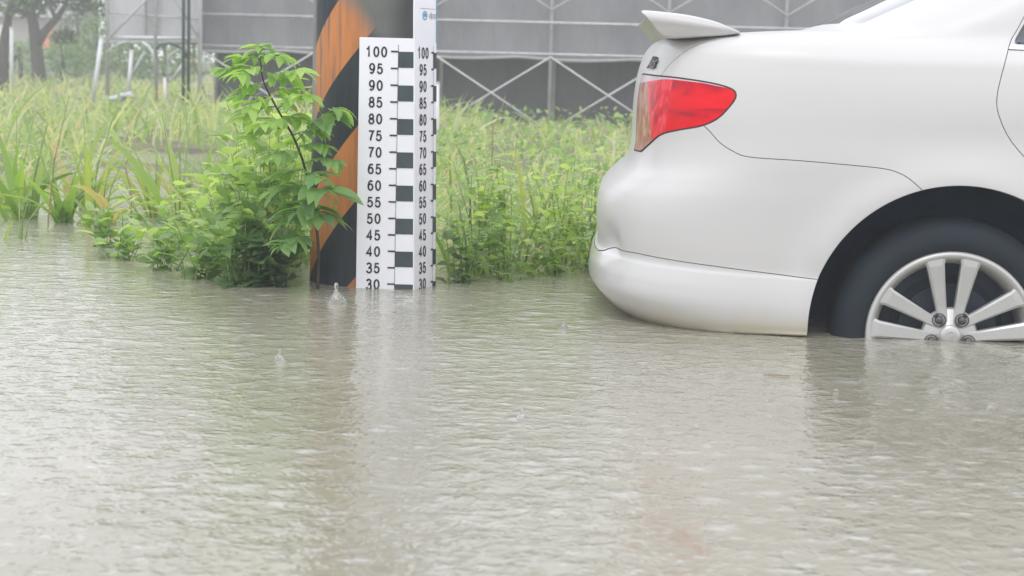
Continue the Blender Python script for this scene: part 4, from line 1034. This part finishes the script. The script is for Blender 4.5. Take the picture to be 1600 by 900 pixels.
# fallen pale sacks in the field
for i, (px, py, w) in enumerate(((182, 152, .32), (200, 147, .26))):
    o3 = P(px, py, 22); g = MB(); g.lathe([(0, .0), (.12, .01), (.17, .06), (.16, .11), (.10, .16), (.03, .19), (0, .19)], (0, 0, 0), 'Z', 14)
    g.V = [(x*w*2.4*(1+.2*math.sin(z*40+x*9)), y*.7, z*.42+.012*math.sin(x*30)) for x, y, z in g.V]
    s_ = g.build('plastic_sack', M['sack'], smooth=True); s_.location = (o3[0], 22, o3[2]-.05); tag(s_, ('crumpled pale sack lying left of the other in the field', 'crumpled pale sack lying right of the other in the field')[i], 'sack', 'pale sacks in the field')

# ------------------------------------------------------------------ rain splashes and drift on the water
m, t, b, o = nodes('splash_water'); b.inputs['Base Color'].default_value = (.93, .94, .95, 1); b.inputs['Roughness'].default_value = .05; b.inputs['Transmission Weight'].default_value = .9; b.inputs['IOR'].default_value = 1.33
M['splash'] = m
def splash(px, py, label, s=1.0, crown=True):
    r_ = ray(px, py); k = -EYE/r_[2]; x, y = r_[0]*k, r_[1]*k
    g = MB()
    if crown:
        g.lathe([(.028, -.002), (.024, .008), (.018, .018), (.010, .026), (.005, .036), (.0045, .044), (.0062, .050), (.005, .056), (0, .059)], (0, 0, 0), 'Z', 20)
        g.V = [(a*(1+.16*math.sin(5*math.atan2(b_, a))*(c < .03)), b_*(1+.16*math.sin(5*math.atan2(b_, a))*(c < .03)), c) for a, b_, c in g.V]
        for i in range(7):
            a = i*.9; g.lathe([(0, -.0022), (.002, 0), (0, .0022)], (.03*math.cos(a), .03*math.sin(a), .01+.006*(i % 3)), 'Z', 8)
    else:
        g.lathe([(.013*math.cos(q), .011*math.sin(q)) for q in np.linspace(0, PI/2, 7)], (0, 0, 0), 'Z', 20)
    g.V = [(a*s, b_*s, c*s) for a, b_, c in g.V]
    o_ = g.build('rain_splash', M['splash'], smooth=True); o_.location = (x, y, .001); tag(o_, label, 'splash', 'drops and bubbles thrown up by rain')
splash(525, 474, 'white crown splash with a standing drop, in front of the pole foot')
splash(437, 562, 'small white crown splash in the water left of the pole reflection', .42)
splash(815, 655, 'tiny crown splash in the open water between gauge and car reflections', .38)
splash(880, 512, 'tiny crown splash left of the rear bumper', .4)
splash(1548, 640, 'clear bubble on the water below the wheel', .75, False)
splash(1265, 679, 'clear bubble on the water below the middle of the car', .6, False)
splash(1087, 668, 'tiny bubble left of the others below the bumper', .5, False)
splash(1306, 512+100, 'tiny bubble in the dark reflection of the tyre', .45, False)
r_ = ray(1215, 588); k = -EYE/r_[2]
g = MB(); g.tube([(-.03, .004, .002), (-.01, .0, .003), (.012, -.003, .003), (.03, .003, .002)], [.0008, .0014, .0014, .0006], 6)
tw = g.build('floating_twig', M['stem_dry'], smooth=True); tw.location = (r_[0]*k, r_[1]*k, 0); tag(tw, 'thin brown twig floating below the skirt of the car', 'twig')

# ------------------------------------------------------------------ rain haze
g = MB(); g.box((0, 32, 2.15), (90, 76, 6.9))
m = bpy.data.materials.new('rain_haze'); m.use_nodes = True; t = m.node_tree; t.nodes.clear()
pv = t.nodes.new('ShaderNodeVolumePrincipled'); pv.inputs['Color'].default_value = (.93, .94, .97, 1); pv.inputs['Density'].default_value = .0062; pv.inputs['Anisotropy'].default_value = .2
oo = t.nodes.new('ShaderNodeOutputMaterial'); t.links.new(pv.outputs[0], oo.inputs['Volume'])
hz = g.build('haze', m); tag(hz, kind='stuff'); hz['label'] = 'grey rain haze hanging over the flooded field'; hz['category'] = 'haze'
